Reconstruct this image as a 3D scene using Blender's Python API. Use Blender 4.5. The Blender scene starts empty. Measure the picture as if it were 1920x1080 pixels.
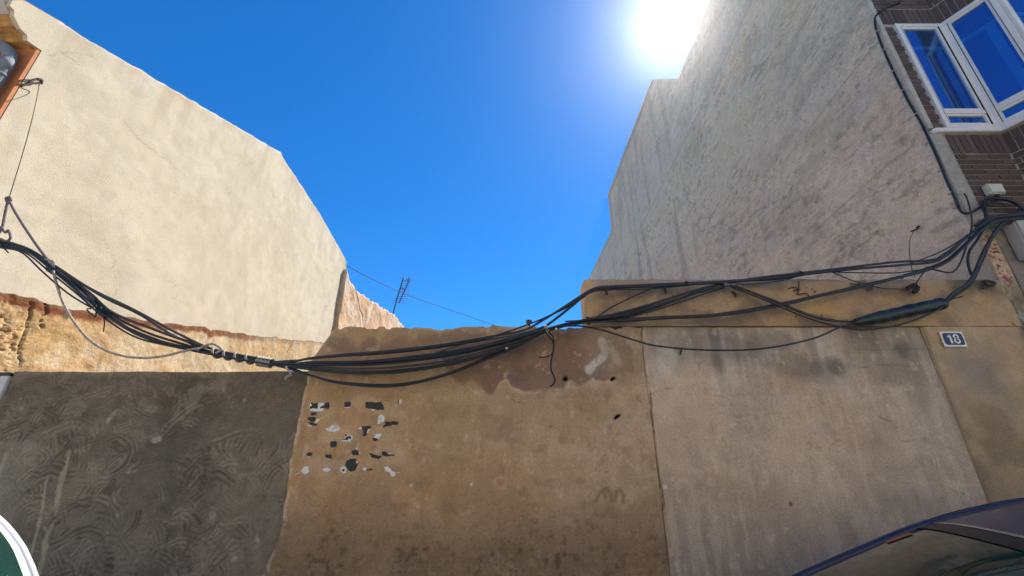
import bpy, bmesh, math, random
import numpy as np
from mathutils import Vector, Matrix

# ------------------------------------------------------------------ camera, sky, sun
sc = bpy.context.scene
col = sc.collection
cam = bpy.data.objects.new('camera', bpy.data.cameras.new('camera'))
col.objects.link(cam)
cam.location = (0, 0, 1.6)
cam.rotation_euler = (math.radians(90 + 24.02), 0, 0)
cam.data.sensor_width = 36.0
cam.data.lens = 15.99
cam.data.clip_start = 0.05
cam.data.clip_end = 2000
sc.camera = cam

SUN = Vector((0.297, 0.549, 0.781)).normalized()
SUN_EL = math.asin(SUN.z)
SUN_AZ = math.atan2(SUN.x, SUN.y)
world = bpy.data.worlds.new('World')
sc.world = world
world.use_nodes = True
wn, wl = world.node_tree.nodes, world.node_tree.links
bg = wn['Background']
sky = wn.new('ShaderNodeTexSky')
sky.sky_type = 'NISHITA'
sky.sun_disc = False
sky.sun_elevation = SUN_EL
sky.sun_rotation = SUN_AZ
sky.altitude = 300
sky.air_density = 1.0
sky.dust_density = 0.05
sky.ozone_density = 3.0
hs = wn.new('ShaderNodeHueSaturation')
hs.inputs['Saturation'].default_value = 1.34
tint = wn.new('ShaderNodeMix'); tint.data_type = 'RGBA'; tint.blend_type = 'MULTIPLY'; tint.inputs[0].default_value = 1.0
tint.inputs[7].default_value = (0.50, 0.84, 1.0, 1.0)
wl.new(sky.outputs[0], hs.inputs['Color']); wl.new(hs.outputs[0], tint.inputs[6])
# glow round the sun, added to the sky colour to imitate lens bloom
tc = wn.new('ShaderNodeTexCoord')
dt = wn.new('ShaderNodeVectorMath'); dt.operation = 'DOT_PRODUCT'
nz = wn.new('ShaderNodeVectorMath'); nz.operation = 'NORMALIZE'
wl.new(tc.outputs['Generated'], nz.inputs[0])
wl.new(nz.outputs[0], dt.inputs[0]); dt.inputs[1].default_value = SUN
def wmath(op, a, b):
    n = wn.new('ShaderNodeMath'); n.operation = op
    for i, v in enumerate((a, b)):
        if isinstance(v, (int, float)): n.inputs[i].default_value = v
        else: wl.new(v, n.inputs[i])
    return n.outputs[0]
pos = wmath('MAXIMUM', dt.outputs['Value'], 0.0)
g1 = wmath('MULTIPLY', wmath('POWER', pos, 1300.0), 3.0)
g2 = wmath('MULTIPLY', wmath('POWER', pos, 330.0), 0.9)
g3 = wmath('MULTIPLY', wmath('POWER', pos, 85.0), 0.3)
g4 = wmath('MULTIPLY', wmath('POWER', pos, 22.0), 0.15)
gl = wmath('ADD', wmath('ADD', g1, g2), wmath('ADD', g3, g4))
gc = wn.new('ShaderNodeMix'); gc.data_type = 'RGBA'; gc.blend_type = 'ADD'
gc.inputs[0].default_value = 1.0
gm = wn.new('ShaderNodeVectorMath'); gm.operation = 'SCALE'
gm.inputs[0].default_value = (1.0, 0.98, 0.93)
wl.new(gl, gm.inputs['Scale'])
wl.new(tint.outputs[2], gc.inputs[6]); wl.new(gm.outputs[0], gc.inputs[7])
wl.new(gc.outputs[2], bg.inputs['Color'])
bg.inputs['Strength'].default_value = 0.082

sun = bpy.data.objects.new('sun', bpy.data.lights.new('sun', 'SUN'))
col.objects.link(sun)
sun.data.energy = 4.6
sun.data.angle = math.radians(0.5)
sun.data.color = (1.0, 0.95, 0.87)
sun.rotation_euler = SUN.to_track_quat('Z', 'Y').to_euler()

vs = sc.view_settings
vs.view_transform = 'Standard'
vs.look = 'None'
vs.gamma = 1.0
vs.use_curve_mapping = False
vs.exposure = 1.17

random.seed(4)
RNG = np.random.default_rng(11)

# ------------------------------------------------------------------ noise helpers (numpy)
def _h(ix, iy, s):
    n = (ix * 374761393 + iy * 668265263 + s * 982451653) & 0xffffffff
    n = ((n ^ (n >> 13)) * 1274126177) & 0xffffffff
    n = n ^ (n >> 16)
    return (n & 0xffff) / 65535.0

def vnoise(x, y, s=0):
    xi = np.floor(x).astype(np.int64); yi = np.floor(y).astype(np.int64)
    fx = x - xi; fy = y - yi
    fx = fx * fx * (3 - 2 * fx); fy = fy * fy * (3 - 2 * fy)
    a = _h(xi, yi, s); b = _h(xi + 1, yi, s); c = _h(xi, yi + 1, s); d = _h(xi + 1, yi + 1, s)
    return (a * (1 - fx) + b * fx) * (1 - fy) + (c * (1 - fx) + d * fx) * fy

def fbm(x, y, o=4, s=0, g=0.5):
    v = 0; a = 1; t = 0
    for i in range(o):
        v = v + a * vnoise(x, y, s + i * 17); t += a; a *= g
        x = x * 2.03 + 5.1; y = y * 2.03 + 3.7
    return v / t

def sst(a, b, x):
    t = np.clip((x - a) / (b - a), 0, 1)
    return t * t * (3 - 2 * t)

def blob(x, z, cx, cz, rx, rz, s=0, k=0.9, soft=0.35, f=5.0):
    d = np.sqrt(((x - cx) / rx) ** 2 + ((z - cz) / rz) ** 2) + (fbm(x * f, z * f, 4, s) - 0.5) * k
    return 1 - sst(1 - soft, 1 + soft * 0.4, d)

def pdist(x, z, pts):
    d = np.full(x.shape, 1e9)
    for (ax, az), (bx, bz) in zip(pts[:-1], pts[1:]):
        dx, dz = bx - ax, bz - az
        L = dx * dx + dz * dz + 1e-12
        t = np.clip(((x - ax) * dx + (z - az) * dz) / L, 0, 1)
        d = np.minimum(d, np.hypot(x - ax - t * dx, z - az - t * dz))
    return d

def wob(x, z, a=0.02, f=9.0, s=0):
    return x + (fbm(x * f, z * f, 3, s) - 0.5) * 2 * a, z + (fbm(x * f + 31, z * f, 3, s + 5) - 0.5) * 2 * a

def mixc(c, m, t):
    t = np.clip(t, 0, 1)[..., None]
    return c * (1 - t) + np.asarray(m, float) * t

def flat(x, c):
    return np.ones(x.shape + (3,)) * np.asarray(c, float)

# ------------------------------------------------------------------ materials
def new_mat(name):
    m = bpy.data.materials.new(name); m.use_nodes = True
    return m, m.node_tree.nodes, m.node_tree.links, m.node_tree.nodes['Principled BSDF']

def plaster(name, grain=70.0, amt=0.16, bump=0.25, rough=0.9, mid=9.0, midamt=0.10):
    m, N, L, b = new_mat(name)
    at = N.new('ShaderNodeAttribute'); at.attribute_name = 'col'
    tc = N.new('ShaderNodeTexCoord')
    n1 = N.new('ShaderNodeTexNoise'); n1.inputs['Scale'].default_value = grain; n1.inputs['Detail'].default_value = 5
    n2 = N.new('ShaderNodeTexNoise'); n2.inputs['Scale'].default_value = mid; n2.inputs['Detail'].default_value = 6
    L.new(tc.outputs['Object'], n1.inputs['Vector']); L.new(tc.outputs['Object'], n2.inputs['Vector'])
    r1 = N.new('ShaderNodeMapRange'); r1.inputs[1].default_value = 0.3; r1.inputs[2].default_value = 0.7
    r1.inputs[3].default_value = 1 - amt; r1.inputs[4].default_value = 1 + amt
    r2 = N.new('ShaderNodeMapRange'); r2.inputs[1].default_value = 0.3; r2.inputs[2].default_value = 0.7
    r2.inputs[3].default_value = 1 - midamt; r2.inputs[4].default_value = 1 + midamt
    L.new(n1.outputs['Fac'], r1.inputs[0]); L.new(n2.outputs['Fac'], r2.inputs[0])
    mu = N.new('ShaderNodeMath'); mu.operation = 'MULTIPLY'
    L.new(r1.outputs[0], mu.inputs[0]); L.new(r2.outputs[0], mu.inputs[1])
    sc_ = N.new('ShaderNodeVectorMath'); sc_.operation = 'SCALE'
    L.new(at.outputs['Color'], sc_.inputs[0]); L.new(mu.outputs[0], sc_.inputs['Scale'])
    L.new(sc_.outputs[0], b.inputs['Base Color'])
    b.inputs['Roughness'].default_value = rough
    b.inputs['Specular IOR Level'].default_value = 0.2
    bp = N.new('ShaderNodeBump'); bp.inputs['Strength'].default_value = bump; bp.inputs['Distance'].default_value = 0.012
    ad = N.new('ShaderNodeMath'); ad.operation = 'ADD'
    L.new(n1.outputs['Fac'], ad.inputs[0]); L.new(n2.outputs['Fac'], ad.inputs[1])
    L.new(ad.outputs[0], bp.inputs['Height']); L.new(bp.outputs[0], b.inputs['Normal'])
    return m

def mat(name, rgb, rough=0.6, metal=0.0, var=0.12, scale=20.0, bump=0.0, spec=0.5, coat=0.0, rand=0.0):
    m, N, L, b = new_mat(name)
    tc = N.new('ShaderNodeTexCoord')
    n = N.new('ShaderNodeTexNoise'); n.inputs['Scale'].default_value = scale; n.inputs['Detail'].default_value = 6
    L.new(tc.outputs['Object'], n.inputs['Vector'])
    r = N.new('ShaderNodeMapRange'); r.inputs[1].default_value = 0.3; r.inputs[2].default_value = 0.7
    r.inputs[3].default_value = 1 - var; r.inputs[4].default_value = 1 + var
    L.new(n.outputs['Fac'], r.inputs[0])
    s = N.new('ShaderNodeVectorMath'); s.operation = 'SCALE'; s.inputs[0].default_value = rgb
    fac = r.outputs[0]
    if rand:
        oi = N.new('ShaderNodeObjectInfo')
        rr = N.new('ShaderNodeMapRange'); rr.inputs[3].default_value = 1 - rand; rr.inputs[4].default_value = 1 + rand
        L.new(oi.outputs['Random'], rr.inputs[0])
        mm = N.new('ShaderNodeMath'); mm.operation = 'MULTIPLY'
        L.new(fac, mm.inputs[0]); L.new(rr.outputs[0], mm.inputs[1]); fac = mm.outputs[0]
    L.new(fac, s.inputs['Scale']); L.new(s.outputs[0], b.inputs['Base Color'])
    b.inputs['Roughness'].default_value = rough; b.inputs['Metallic'].default_value = metal
    b.inputs['Specular IOR Level'].default_value = spec
    b.inputs['Coat Weight'].default_value = coat; b.inputs['Coat Roughness'].default_value = 0.03
    if bump:
        bp = N.new('ShaderNodeBump'); bp.inputs['Strength'].default_value = bump; bp.inputs['Distance'].default_value = 0.01
        L.new(n.outputs['Fac'], bp.inputs['Height']); L.new(bp.outputs[0], b.inputs['Normal'])
    return m

M = {}
M['plaster'] = plaster('plaster_render', 65, 0.14, 0.35, 0.92, 7, 0.10)
M['cement'] = plaster('cement_render', 90, 0.18, 0.5, 0.8, 14, 0.14)
M['cream'] = plaster('cream_render', 60, 0.09, 0.22, 0.92, 3, 0.05)
M['grey_render'] = plaster('grey_render', 42, 0.17, 0.8, 0.92, 8, 0.10)
M['rubble'] = plaster('old_earth_wall', 40, 0.22, 0.45, 0.95, 12, 0.15)
M['asphalt'] = mat('asphalt', (0.075, 0.073, 0.070), 0.9, 0, 0.3, 60, 0.4)
M['paving'] = mat('paving', (0.36, 0.33, 0.29), 0.85, 0, 0.2, 14, 0.2)
M['kerb'] = mat('kerb_stone', (0.34, 0.33, 0.31), 0.85, 0, 0.15, 20, 0.2)
M['dirt'] = mat('lot_dirt', (0.30, 0.23, 0.16), 0.95, 0, 0.3, 4, 0.6)
M['orange'] = mat('orange_facade_paint', (0.55, 0.20, 0.07), 0.85, 0, 0.12, 8, 0.15)
M['ochre'] = mat('ochre_cornice', (0.50, 0.27, 0.09), 0.85, 0, 0.3, 12, 0.4)
M['tile'] = mat('roof_tile', (0.42, 0.24, 0.15), 0.85, 0, 0.25, 12, 0.3)
M['eave'] = mat('pale_eave', (0.5, 0.47, 0.42), 0.8, 0, 0.15, 10, 0.2)
M['pvc'] = mat('grey_pvc', (0.24, 0.26, 0.27), 0.9, 0, 0.12, 10, spec=0.15)
M['cable'] = mat('black_cable', (0.012, 0.020, 0.028), 0.38, 0, 0.25, 9, 0.05)
M['cable_grey'] = mat('faded_cable', (0.032, 0.036, 0.040), 0.6, 0, 0.4, 14, 0.1)
M['thin'] = mat('dark_wire', (0.016, 0.018, 0.022), 0.85, 0, 0.2, 9)
M['rope'] = mat('weathered_rope', (0.34, 0.29, 0.24), 0.9, 0, 0.35, 60, 0.5)
M['ropedark'] = mat('dark_rope', (0.16, 0.13, 0.14), 0.9, 0, 0.3, 60, 0.5)
M['tape'] = mat('grey_tape', (0.33, 0.31, 0.27), 0.7, 0, 0.4, 50, 0.5)
M['sleeve'] = mat('splice_sleeve', (0.010, 0.028, 0.034), 0.42, 0, 0.5, 18, 0.7)
M['white_paper'] = mat('white_paper', (0.72, 0.74, 0.75), 0.8, 0, 0.10, 25)
M['black_paper'] = mat('black_paper', (0.030, 0.036, 0.034), 0.75, 0, 0.25, 25)
M['cream_paper'] = mat('cream_paper', (0.62, 0.48, 0.32), 0.8, 0, 0.15, 25)
M['blue_paper'] = mat('pale_blue_paper', (0.42, 0.50, 0.62), 0.8, 0, 0.15, 25)
M['enamel_white'] = mat('white_enamel', (0.75, 0.76, 0.76), 0.3, 0, 0.04, 12)
M['enamel_blue'] = mat('blue_enamel', (0.008, 0.035, 0.13), 0.5, 0, 0.08, 12)
M['frame'] = mat('white_window_frame', (0.74, 0.73, 0.70), 0.4, 0, 0.06, 6)
M['brick'] = mat('dark_brick', (0.098, 0.070, 0.064), 0.85, 0, 0.22, 30, 0.4, rand=0.28)
M['mortar'] = mat('mortar', (0.36, 0.33, 0.29), 0.95, 0, 0.15, 40, 0.4)
M['box_white'] = mat('pale_plastic', (0.55, 0.58, 0.50), 0.5, 0, 0.08, 20)
M['box_grey'] = mat('grey_meter_box', (0.42, 0.42, 0.40), 0.5, 0, 0.12, 8)
M['steel'] = mat('galvanised_steel', (0.40, 0.42, 0.43), 0.45, 0.6, 0.15, 8)
M['gate'] = mat('pale_grey_gate', (0.48, 0.49, 0.49), 0.5, 0.0, 0.08, 5)
M['rust'] = mat('rusty_iron', (0.06, 0.045, 0.035), 0.8, 0.2, 0.4, 30, 0.3)
M['antenna'] = mat('antenna_metal', (0.05, 0.055, 0.07), 0.8, 0.0, 0.1, 10)
M['navy'] = mat('navy_car_paint', (0.020, 0.032, 0.075), 0.45, 0.1, 0.25, 9, coat=0.35)
M['white_paint'] = mat('white_car_paint', (0.72, 0.74, 0.76), 0.3, 0, 0.02, 4, coat=1.0)
M['trim'] = mat('black_trim', (0.010, 0.010, 0.011), 0.45, 0, 0.1, 10)
M['tyre'] = mat('tyre_rubber', (0.015, 0.015, 0.015), 0.85, 0, 0.2, 30)
M['rim'] = mat('alloy_rim', (0.5, 0.5, 0.52), 0.3, 0.8, 0.05, 10)
M['chrome'] = mat('bright_trim', (0.55, 0.56, 0.58), 0.2, 0.9, 0.03, 10)
M['lamp_red'] = mat('red_lamp', (0.35, 0.01, 0.01), 0.15, 0, 0.05, 10, coat=1.0)
M['lamp_clear'] = mat('clear_lamp', (0.6, 0.62, 0.63), 0.12, 0, 0.05, 10, coat=1.0)
M['sticker'] = mat('orange_sticker', (0.60, 0.13, 0.03), 0.6, 0, 0.15, 30)
M['green_glass'] = mat('tinted_car_glass', (0.008, 0.036, 0.028), 0.04, 0, 0.1, 4, spec=0.8)
def win_glass():
    m, N, L, b = new_mat('blue_window_glass')
    tc = N.new('ShaderNodeTexCoord'); n = N.new('ShaderNodeTexNoise'); n.inputs['Scale'].default_value = 1.3
    L.new(tc.outputs['Object'], n.inputs['Vector'])
    bp = N.new('ShaderNodeBump'); bp.inputs['Strength'].default_value = 0.05; bp.inputs['Distance'].default_value = 0.05
    L.new(n.outputs['Fac'], bp.inputs['Height']); L.new(bp.outputs[0], b.inputs['Normal'])
    b.inputs['Base Color'].default_value = (0.16, 0.38, 0.80, 1)
    b.inputs['Metallic'].default_value = 0.85; b.inputs['Roughness'].default_value = 0.03
    tr = N.new('ShaderNodeBsdfTransparent'); tr.inputs['Color'].default_value = (0.55, 0.85, 1.0, 1)
    mx = N.new('ShaderNodeMixShader'); mx.inputs[0].default_value = 0.46
    L.new(tr.outputs[0], mx.inputs[1]); L.new(b.outputs[0], mx.inputs[2])
    L.new(mx.outputs[0], N['Material Output'].inputs['Surface'])
    return m
M['window_glass'] = win_glass()

# ------------------------------------------------------------------ object helpers
def tag(o, label=None, cat=None, group=None, kind=None):
    if label: o['label'] = label
    if cat: o['category'] = cat
    if group: o['group'] = group
    if kind: o['kind'] = kind
    return o

def link(name, me, m=None, parent=None, smooth=False):
    o = bpy.data.objects.new(name, me); col.objects.link(o)
    if m is not None and not me.materials: me.materials.append(M[m] if isinstance(m, str) else m)
    if parent is not None: o.parent = parent
    if smooth:
        me.polygons.foreach_set('use_smooth', [True] * len(me.polygons))
    return o

def empty(name, loc=(0, 0, 0)):
    o = bpy.data.objects.new(name, None); col.objects.link(o); o.location = loc
    o.empty_display_size = 0.2
    return o

def mesh(name, v, f, m=None, parent=None, smooth=False):
    me = bpy.data.meshes.new(name); me.from_pydata([tuple(map(float, p)) for p in v], [], f); me.update()
    return link(name, me, m, parent, smooth)

def box(name, lo, hi, m, parent=None, bev=0.0, rot=None):
    bm = bmesh.new()
    bmesh.ops.create_cube(bm, size=1.0)
    c = [(a + b) / 2 for a, b in zip(lo, hi)]; s = [abs(b - a) for a, b in zip(lo, hi)]
    bmesh.ops.scale(bm, vec=s, verts=bm.verts)
    if bev: bmesh.ops.bevel(bm, geom=bm.edges[:], offset=bev, segments=2, affect='EDGES')
    if rot: bmesh.ops.rotate(bm, verts=bm.verts, matrix=Matrix.Rotation(rot, 3, 'Z'))
    bmesh.ops.translate(bm, vec=c, verts=bm.verts)
    me = bpy.data.meshes.new(name); bm.to_mesh(me); bm.free()
    return link(name, me, m, parent)

def prism(name, poly, axis, a, b, m, parent=None, bev=0.0):
    """polygon given in the two other axes, extruded along axis from a to b"""
    def P(p, t):
        return {'X': (t, p[0], p[1]), 'Y': (p[0], t, p[1]), 'Z': (p[0], p[1], t)}[axis]
    bm = bmesh.new()
    A = [bm.verts.new(P(p, a)) for p in poly]; B = [bm.verts.new(P(p, b)) for p in poly]
    n = len(poly)
    bm.faces.new(A); bm.faces.new(B[::-1])
    for i in range(n): bm.faces.new((A[i], B[i], B[(i + 1) % n], A[(i + 1) % n]))
    bmesh.ops.recalc_face_normals(bm, faces=bm.faces)
    if bev: bmesh.ops.bevel(bm, geom=bm.edges[:], offset=bev, segments=2, affect='EDGES')
    me = bpy.data.meshes.new(name); bm.to_mesh(me); bm.free()
    return link(name, me, m, parent)

def spline(pts, n=8):
    P = [Vector(p) for p in pts]
    if len(P) == 2: return [P[0].lerp(P[1], i / n) for i in range(n + 1)]
    out = []
    for i in range(len(P) - 1):
        p0 = P[i - 1] if i else P[0] * 2 - P[1]
        p1, p2 = P[i], P[i + 1]
        p3 = P[i + 2] if i + 2 < len(P) else P[-1] * 2 - P[-2]
        for k in range(n):
            t = k / n
            out.append(0.5 * ((2 * p1) + (p2 - p0) * t + (2 * p0 - 5 * p1 + 4 * p2 - p3) * t * t + (3 * p1 - p0 - 3 * p2 + p3) * t ** 3))
    out.append(P[-1])
    return out

def tube(name, pts, r, m, parent=None, sides=8, n=8, twist=0.0, lumps=0.0, caps=True, raw=False):
    """round rod along a smooth path; twist/lumps give laid rope strands"""
    C = [Vector(p) for p in pts] if raw else spline(pts, n)
    if twist:
        D = []
        for a, b in zip(C[:-1], C[1:]):
            k = max(1, int((b - a).length / (r * 0.7)))
            D += [a.lerp(b, i / k) for i in range(k)]
        C = D + [C[-1]]
    v, f = [], []
    up = Vector((0.13, 0.31, 0.94)); s_acc = 0.0
    for i, c in enumerate(C):
        t = (C[min(i + 1, len(C) - 1)] - C[max(i - 1, 0)])
        if t.length < 1e-9: t = Vector((1, 0, 0))
        t.normalize()
        a = t.cross(up)
        if a.length < 1e-3: a = t.cross(Vector((1, 0, 0)))
        a.normalize(); b = t.cross(a)
        if i: s_acc += (C[i] - C[i - 1]).length
        rr = r(i / max(1, len(C) - 1)) if callable(r) else r
        for k in range(sides):
            q = 2 * math.pi * k / sides
            w = rr * (1 + lumps * math.cos(3 * (q + s_acc * twist))) if twist else rr
            v.append(c + a * (w * math.cos(q)) + b * (w * math.sin(q)))
    for i in range(len(C) - 1):
        for k in range(sides):
            k2 = (k + 1) % sides
            f.append((i * sides + k, i * sides + k2, (i + 1) * sides + k2, (i + 1) * sides + k))
    if caps:
        f.append(tuple(range(sides))[::-1]); f.append(tuple((len(C) - 1) * sides + k for k in range(sides)))
    return mesh(name, v, f, m, parent, True)

def grid_wall(name, a0, a1, z0, top, step, relief, color, m, place, parent=None, thick=0.25, zref=None, tone=1.0):
    """height-field wall face: a runs along the wall, z up; relief(a,z) metres out of the face; color(a,z) albedo"""
    ztop = zref or float(np.max(top(np.linspace(a0(1.0) if callable(a0) else a0, a1(1.0) if callable(a1) else a1, 50))))
    A0 = (a0 if callable(a0) else (lambda z: np.full_like(z, a0)))
    A1 = (a1 if callable(a1) else (lambda z: np.full_like(z, a1)))
    zz = np.linspace(z0, ztop, 3)
    w = float(np.max(A1(zz) - A0(zz)))
    nu = max(2, int(w / step)) + 1; nv = max(2, int((ztop - z0) / step)) + 1
    U, V = np.meshgrid(np.linspace(0, 1, nu), np.linspace(0, 1, nv))
    Zl = z0 + (ztop - z0) * V
    Aa = A0(Zl) + (A1(Zl) - A0(Zl)) * U
    Z = z0 + (top(Aa) - z0) * V
    R = relief(Aa, Z)
    Cc = np.clip(color(Aa, Z) * tone, 0.003, 0.95)
    P = place(Aa, Z, R).reshape(-1, 3)
    idx = np.arange(nu * nv).reshape(nv, nu)
    q = np.stack([idx[:-1, :-1], idx[:-1, 1:], idx[1:, 1:], idx[1:, :-1]], -1).reshape(-1, 4)
    faces = q.tolist()
    cols = Cc.reshape(-1, 3)
    if thick:
        loop = np.concatenate([idx[0, :], idx[1:, -1], idx[-1, -2::-1], idx[-2:0:-1, 0]])
        Pb = place(Aa, Z, np.full_like(R, -thick)).reshape(-1, 3)[loop]
        base = len(P)
        P = np.concatenate([P, Pb]); cols = np.concatenate([cols, cols[loop]])
        n = len(loop)
        for i in range(n):
            j = (i + 1) % n
            faces.append((int(loop[j]), int(loop[i]), base + i, base + j))
        faces.append([base + i for i in range(n)][::-1])
    me = bpy.data.meshes.new(name)
    me.from_pydata(P.tolist(), [], faces); me.update()
    at = me.attributes.new('col', 'FLOAT_COLOR', 'POINT')
    at.data.foreach_set('color', np.concatenate([cols, np.ones((len(cols), 1))], 1).astype(np.float32).ravel())
    sm = np.zeros(len(me.polygons), bool); sm[:len(q)] = True
    me.polygons.foreach_set('use_smooth', sm)
    return link(name, me, m, parent)

def faceY(y):
    return lambda a, z, r: np.stack([a, y - r, z], -1)

# ------------------------------------------------------------------ ground, road, pavement
tag(mesh('ground', [(-200, -200, -0.03), (200, -200, -0.03), (200, 200, -0.03), (-200, 200, -0.03)], [(0, 1, 2, 3)], 'dirt'), kind='structure')
tag(mesh('road', [(-120, -3.4, 0), (120, -3.4, 0), (120, 3.2, 0), (-120, 3.2, 0)], [(0, 1, 2, 3)], 'asphalt'), kind='structure')
tag(box('pavement', (-120, 3.35, -0.02), (120, 3.995, 0.12), 'paving'), kind='structure')
tag(box('pavement', (-120, -4.6, -0.02), (120, -3.55, 0.12), 'paving'), kind='structure')
tag(box('kerb', (-120, 3.2, -0.02), (120, 3.348, 0.125), 'kerb', bev=0.015), kind='structure')
tag(box('kerb', (-120, -3.548, -0.02), (120, -3.4, 0.125), 'kerb', bev=0.015), kind='structure')

# ------------------------------------------------------------------ left house: cream party wall, orange facade
XL = -5.9
left = empty('house', (XL, 4.0, 0))
tag(left, 'house with big sunlit cream side wall, left of the vacant lot', 'house')
def kid(o, root=left):
    o.parent = root; o.matrix_parent_inverse = Matrix.Translation(-root.location); return o

LT = [(3.50, 6.93), (3.59, 6.99), (9.12, 9.45), (9.20, 9.50), (9.30, 9.44), (11.84, 9.37), (13.4, 9.20), (14.46, 9.05)]
LTy = [p[0] for p in LT]; LTz = [p[1] for p in LT]
def left_top(y):
    return np.interp(y, LTy, LTz) + (fbm(y * 6, y * 0, 4, 3) - 0.5) * 0.045
OLD = [(4.133, 3.560), (4.811, 3.677), (5.159, 3.756), (5.651, 3.808), (6.210, 3.926), (7.434, 4.227), (8.539, 4.506), (10.013, 4.878), (11.633, 5.275), (13.443, 5.762), (15.169, 6.181)]
OLDy = [p[0] for p in OLD]; OLDz = [p[1] for p in OLD]
def old_top(y):
    return np.interp(y, OLDy, OLDz) + (fbm(y * 5, y * 0 + 2, 4, 8) - 0.5) * 0.10
def cream_rel(y, z):
    return (fbm(y * 0.7, z * 0.7, 3, 21) - 0.5) * 0.03 + (fbm(y * 5, z * 5, 4, 22) - 0.5) * 0.004
def cream_col(y, z):
    c = flat(y, (0.66, 0.57, 0.41))
    c = mixc(c, (0.69, 0.61, 0.46), sst(0.45, 0.7, fbm(y * 0.5, z * 0.5, 4, 31)))
    c = mixc(c, (0.59, 0.50, 0.35), 0.35 * sst(0.50, 0.75, fbm(y * 1.3 + z * 0.6, z * 1.5, 5, 32)))
    c = mixc(c, (0.53, 0.46, 0.34), 0.35 * sst(0.58, 0.75, fbm(y * 4.5, z * 4.5, 4, 33)))
    st = left_top(y) - z
    c = mixc(c, (0.62, 0.38, 0.22), 0.75 * (1 - sst(0.0, 0.28, st)) * sst(0.42, 0.6, fbm(y * 2.2, z * 2.0, 4, 34)))
    c = mixc(c, (0.78, 0.72, 0.6), 0.9 * (1 - sst(0.01, 0.05, st)))
    for cy, cz, ry, rz, s in ((5.0, 7.2, .25, .2, 1), (6.3, 6.1, .5, .12, 2), (7.4, 6.6, .3, .12, 3), (5.2, 5.6, .12, .3, 4), (8.8, 6.4, .15, .35, 5), (6.0, 4.6, .6, .2, 6), (10.5, 7.5, .5, .15, 7)):
        c = mixc(c, (0.50, 0.43, 0.32), 0.25 * blob(y, z, cy, cz, ry, rz, s, 1.6, 0.9, 3))
    wy, wz = wob(y, z, 0.03, 5, 9)
    for ln in ([(4.104, 6.677), (4.196, 6.861), (4.347, 7.009), (4.525, 7.188)], [(4.158, 6.843), (4.275, 6.859), (4.442, 6.889)], [(5.310, 6.729), (5.610, 6.666), (6.182, 6.740), (6.631, 6.814)]):
        c = mixc(c, (0.36, 0.30, 0.22), 0.6 * (1 - sst(0.004, 0.02, pdist(wy, wz, ln))))
    c = mixc(c, (0.57, 0.49, 0.35), 0.35 * sst(0.48, 0.7, fbm(y * 7, z * 2.2, 4, 39)))
    c = mixc(c, (0.72, 0.65, 0.51), 0.35 * sst(0.52, 0.7, fbm(y * 3 + z * 2, z * 6 - y, 4, 40)))
    c = mixc(c, (0.50, 0.40, 0.26), 0.45 * sst(0.56, 0.72, fbm(y * 4.5, z * 0.4, 4, 29)) * (1 - sst(0.1, 1.4, st)))
    hc = 1 - np.abs(fbm(y * 0.8 + 11, z * 0.9, 5, 47) - 0.5) * 2
    c = mixc(c, (0.42, 0.34, 0.24), 0.5 * sst(0.990, 0.998, hc) * sst(0.48, 0.62, fbm(y * 0.6, z * 0.7, 3, 48)))
    c = mixc(c, (0.55, 0.48, 0.36), 0.30 * sst(0.55, 0.72, fbm(y * 9, z * 9, 4, 49)))
    # drips above the old roof line
    c = mixc(c, (0.60, 0.55, 0.46), 0.45 * sst(0.5, 0.7, fbm(y * 3, z * 0.35, 3, 36)) * (1 - sst(0, 1.3, z - old_top(y))))
    c = mixc(c, (0.33, 0.30, 0.16), 0.75 * sst(14.15, 14.46, y + 0.15 * fbm(z * 3, y, 3, 37)) * sst(0.35, 0.6, fbm(y * 3, z * 3, 3, 38)))
    return c
cw = grid_wall('party_wall', 4.0, 14.46, 3.0, left_top, 0.032, cream_rel, cream_col, 'cream',
               lambda a, z, r: np.stack([XL + r * sst(4.0, 4.15, a), a, z], -1), thick=0.0, tone=0.93)
kid(cw)
# exposed older masonry below the roof trace
CR1 = [(5.115, 3.702), (5.192, 3.559), (5.209, 3.461), (5.244, 3.237), (5.239, 3.103), (5.328, 2.933)]
CR2 = [(5.273, 3.731), (5.346, 3.616), (5.365, 3.447)]
def old_rel(y, z):
    rough = sst(5.5, 4.9, y) * 0.8 + 0.3
    ridg = 1 - np.abs(fbm(y * 9, z * 9, 4, 41) - 0.5) * 4
    r = (fbm(y * 2, z * 2, 4, 42) - 0.5) * 0.05 + rough * (fbm(y * 14, z * 14, 3, 43) - 0.5) * 0.026
    r -= (rough - 0.3) * 0.030 * sst(0.80, 0.98, ridg) * sst(0.35, 0.6, fbm(y * 2, z * 2, 3, 44))
    d = old_top(y) - z
    r += 0.012 * (1 - sst(0.02, 0.13, d)) * (0.5 + fbm(y * 9, z * 4, 3, 45))
    wy, wz = wob(y, z, 0.05, 9, 46)
    r -= 0.022 * (1 - sst(0.004, 0.016, np.minimum(pdist(wy, wz, CR1), pdist(wy, wz, CR2))))
    return r + 0.045
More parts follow.
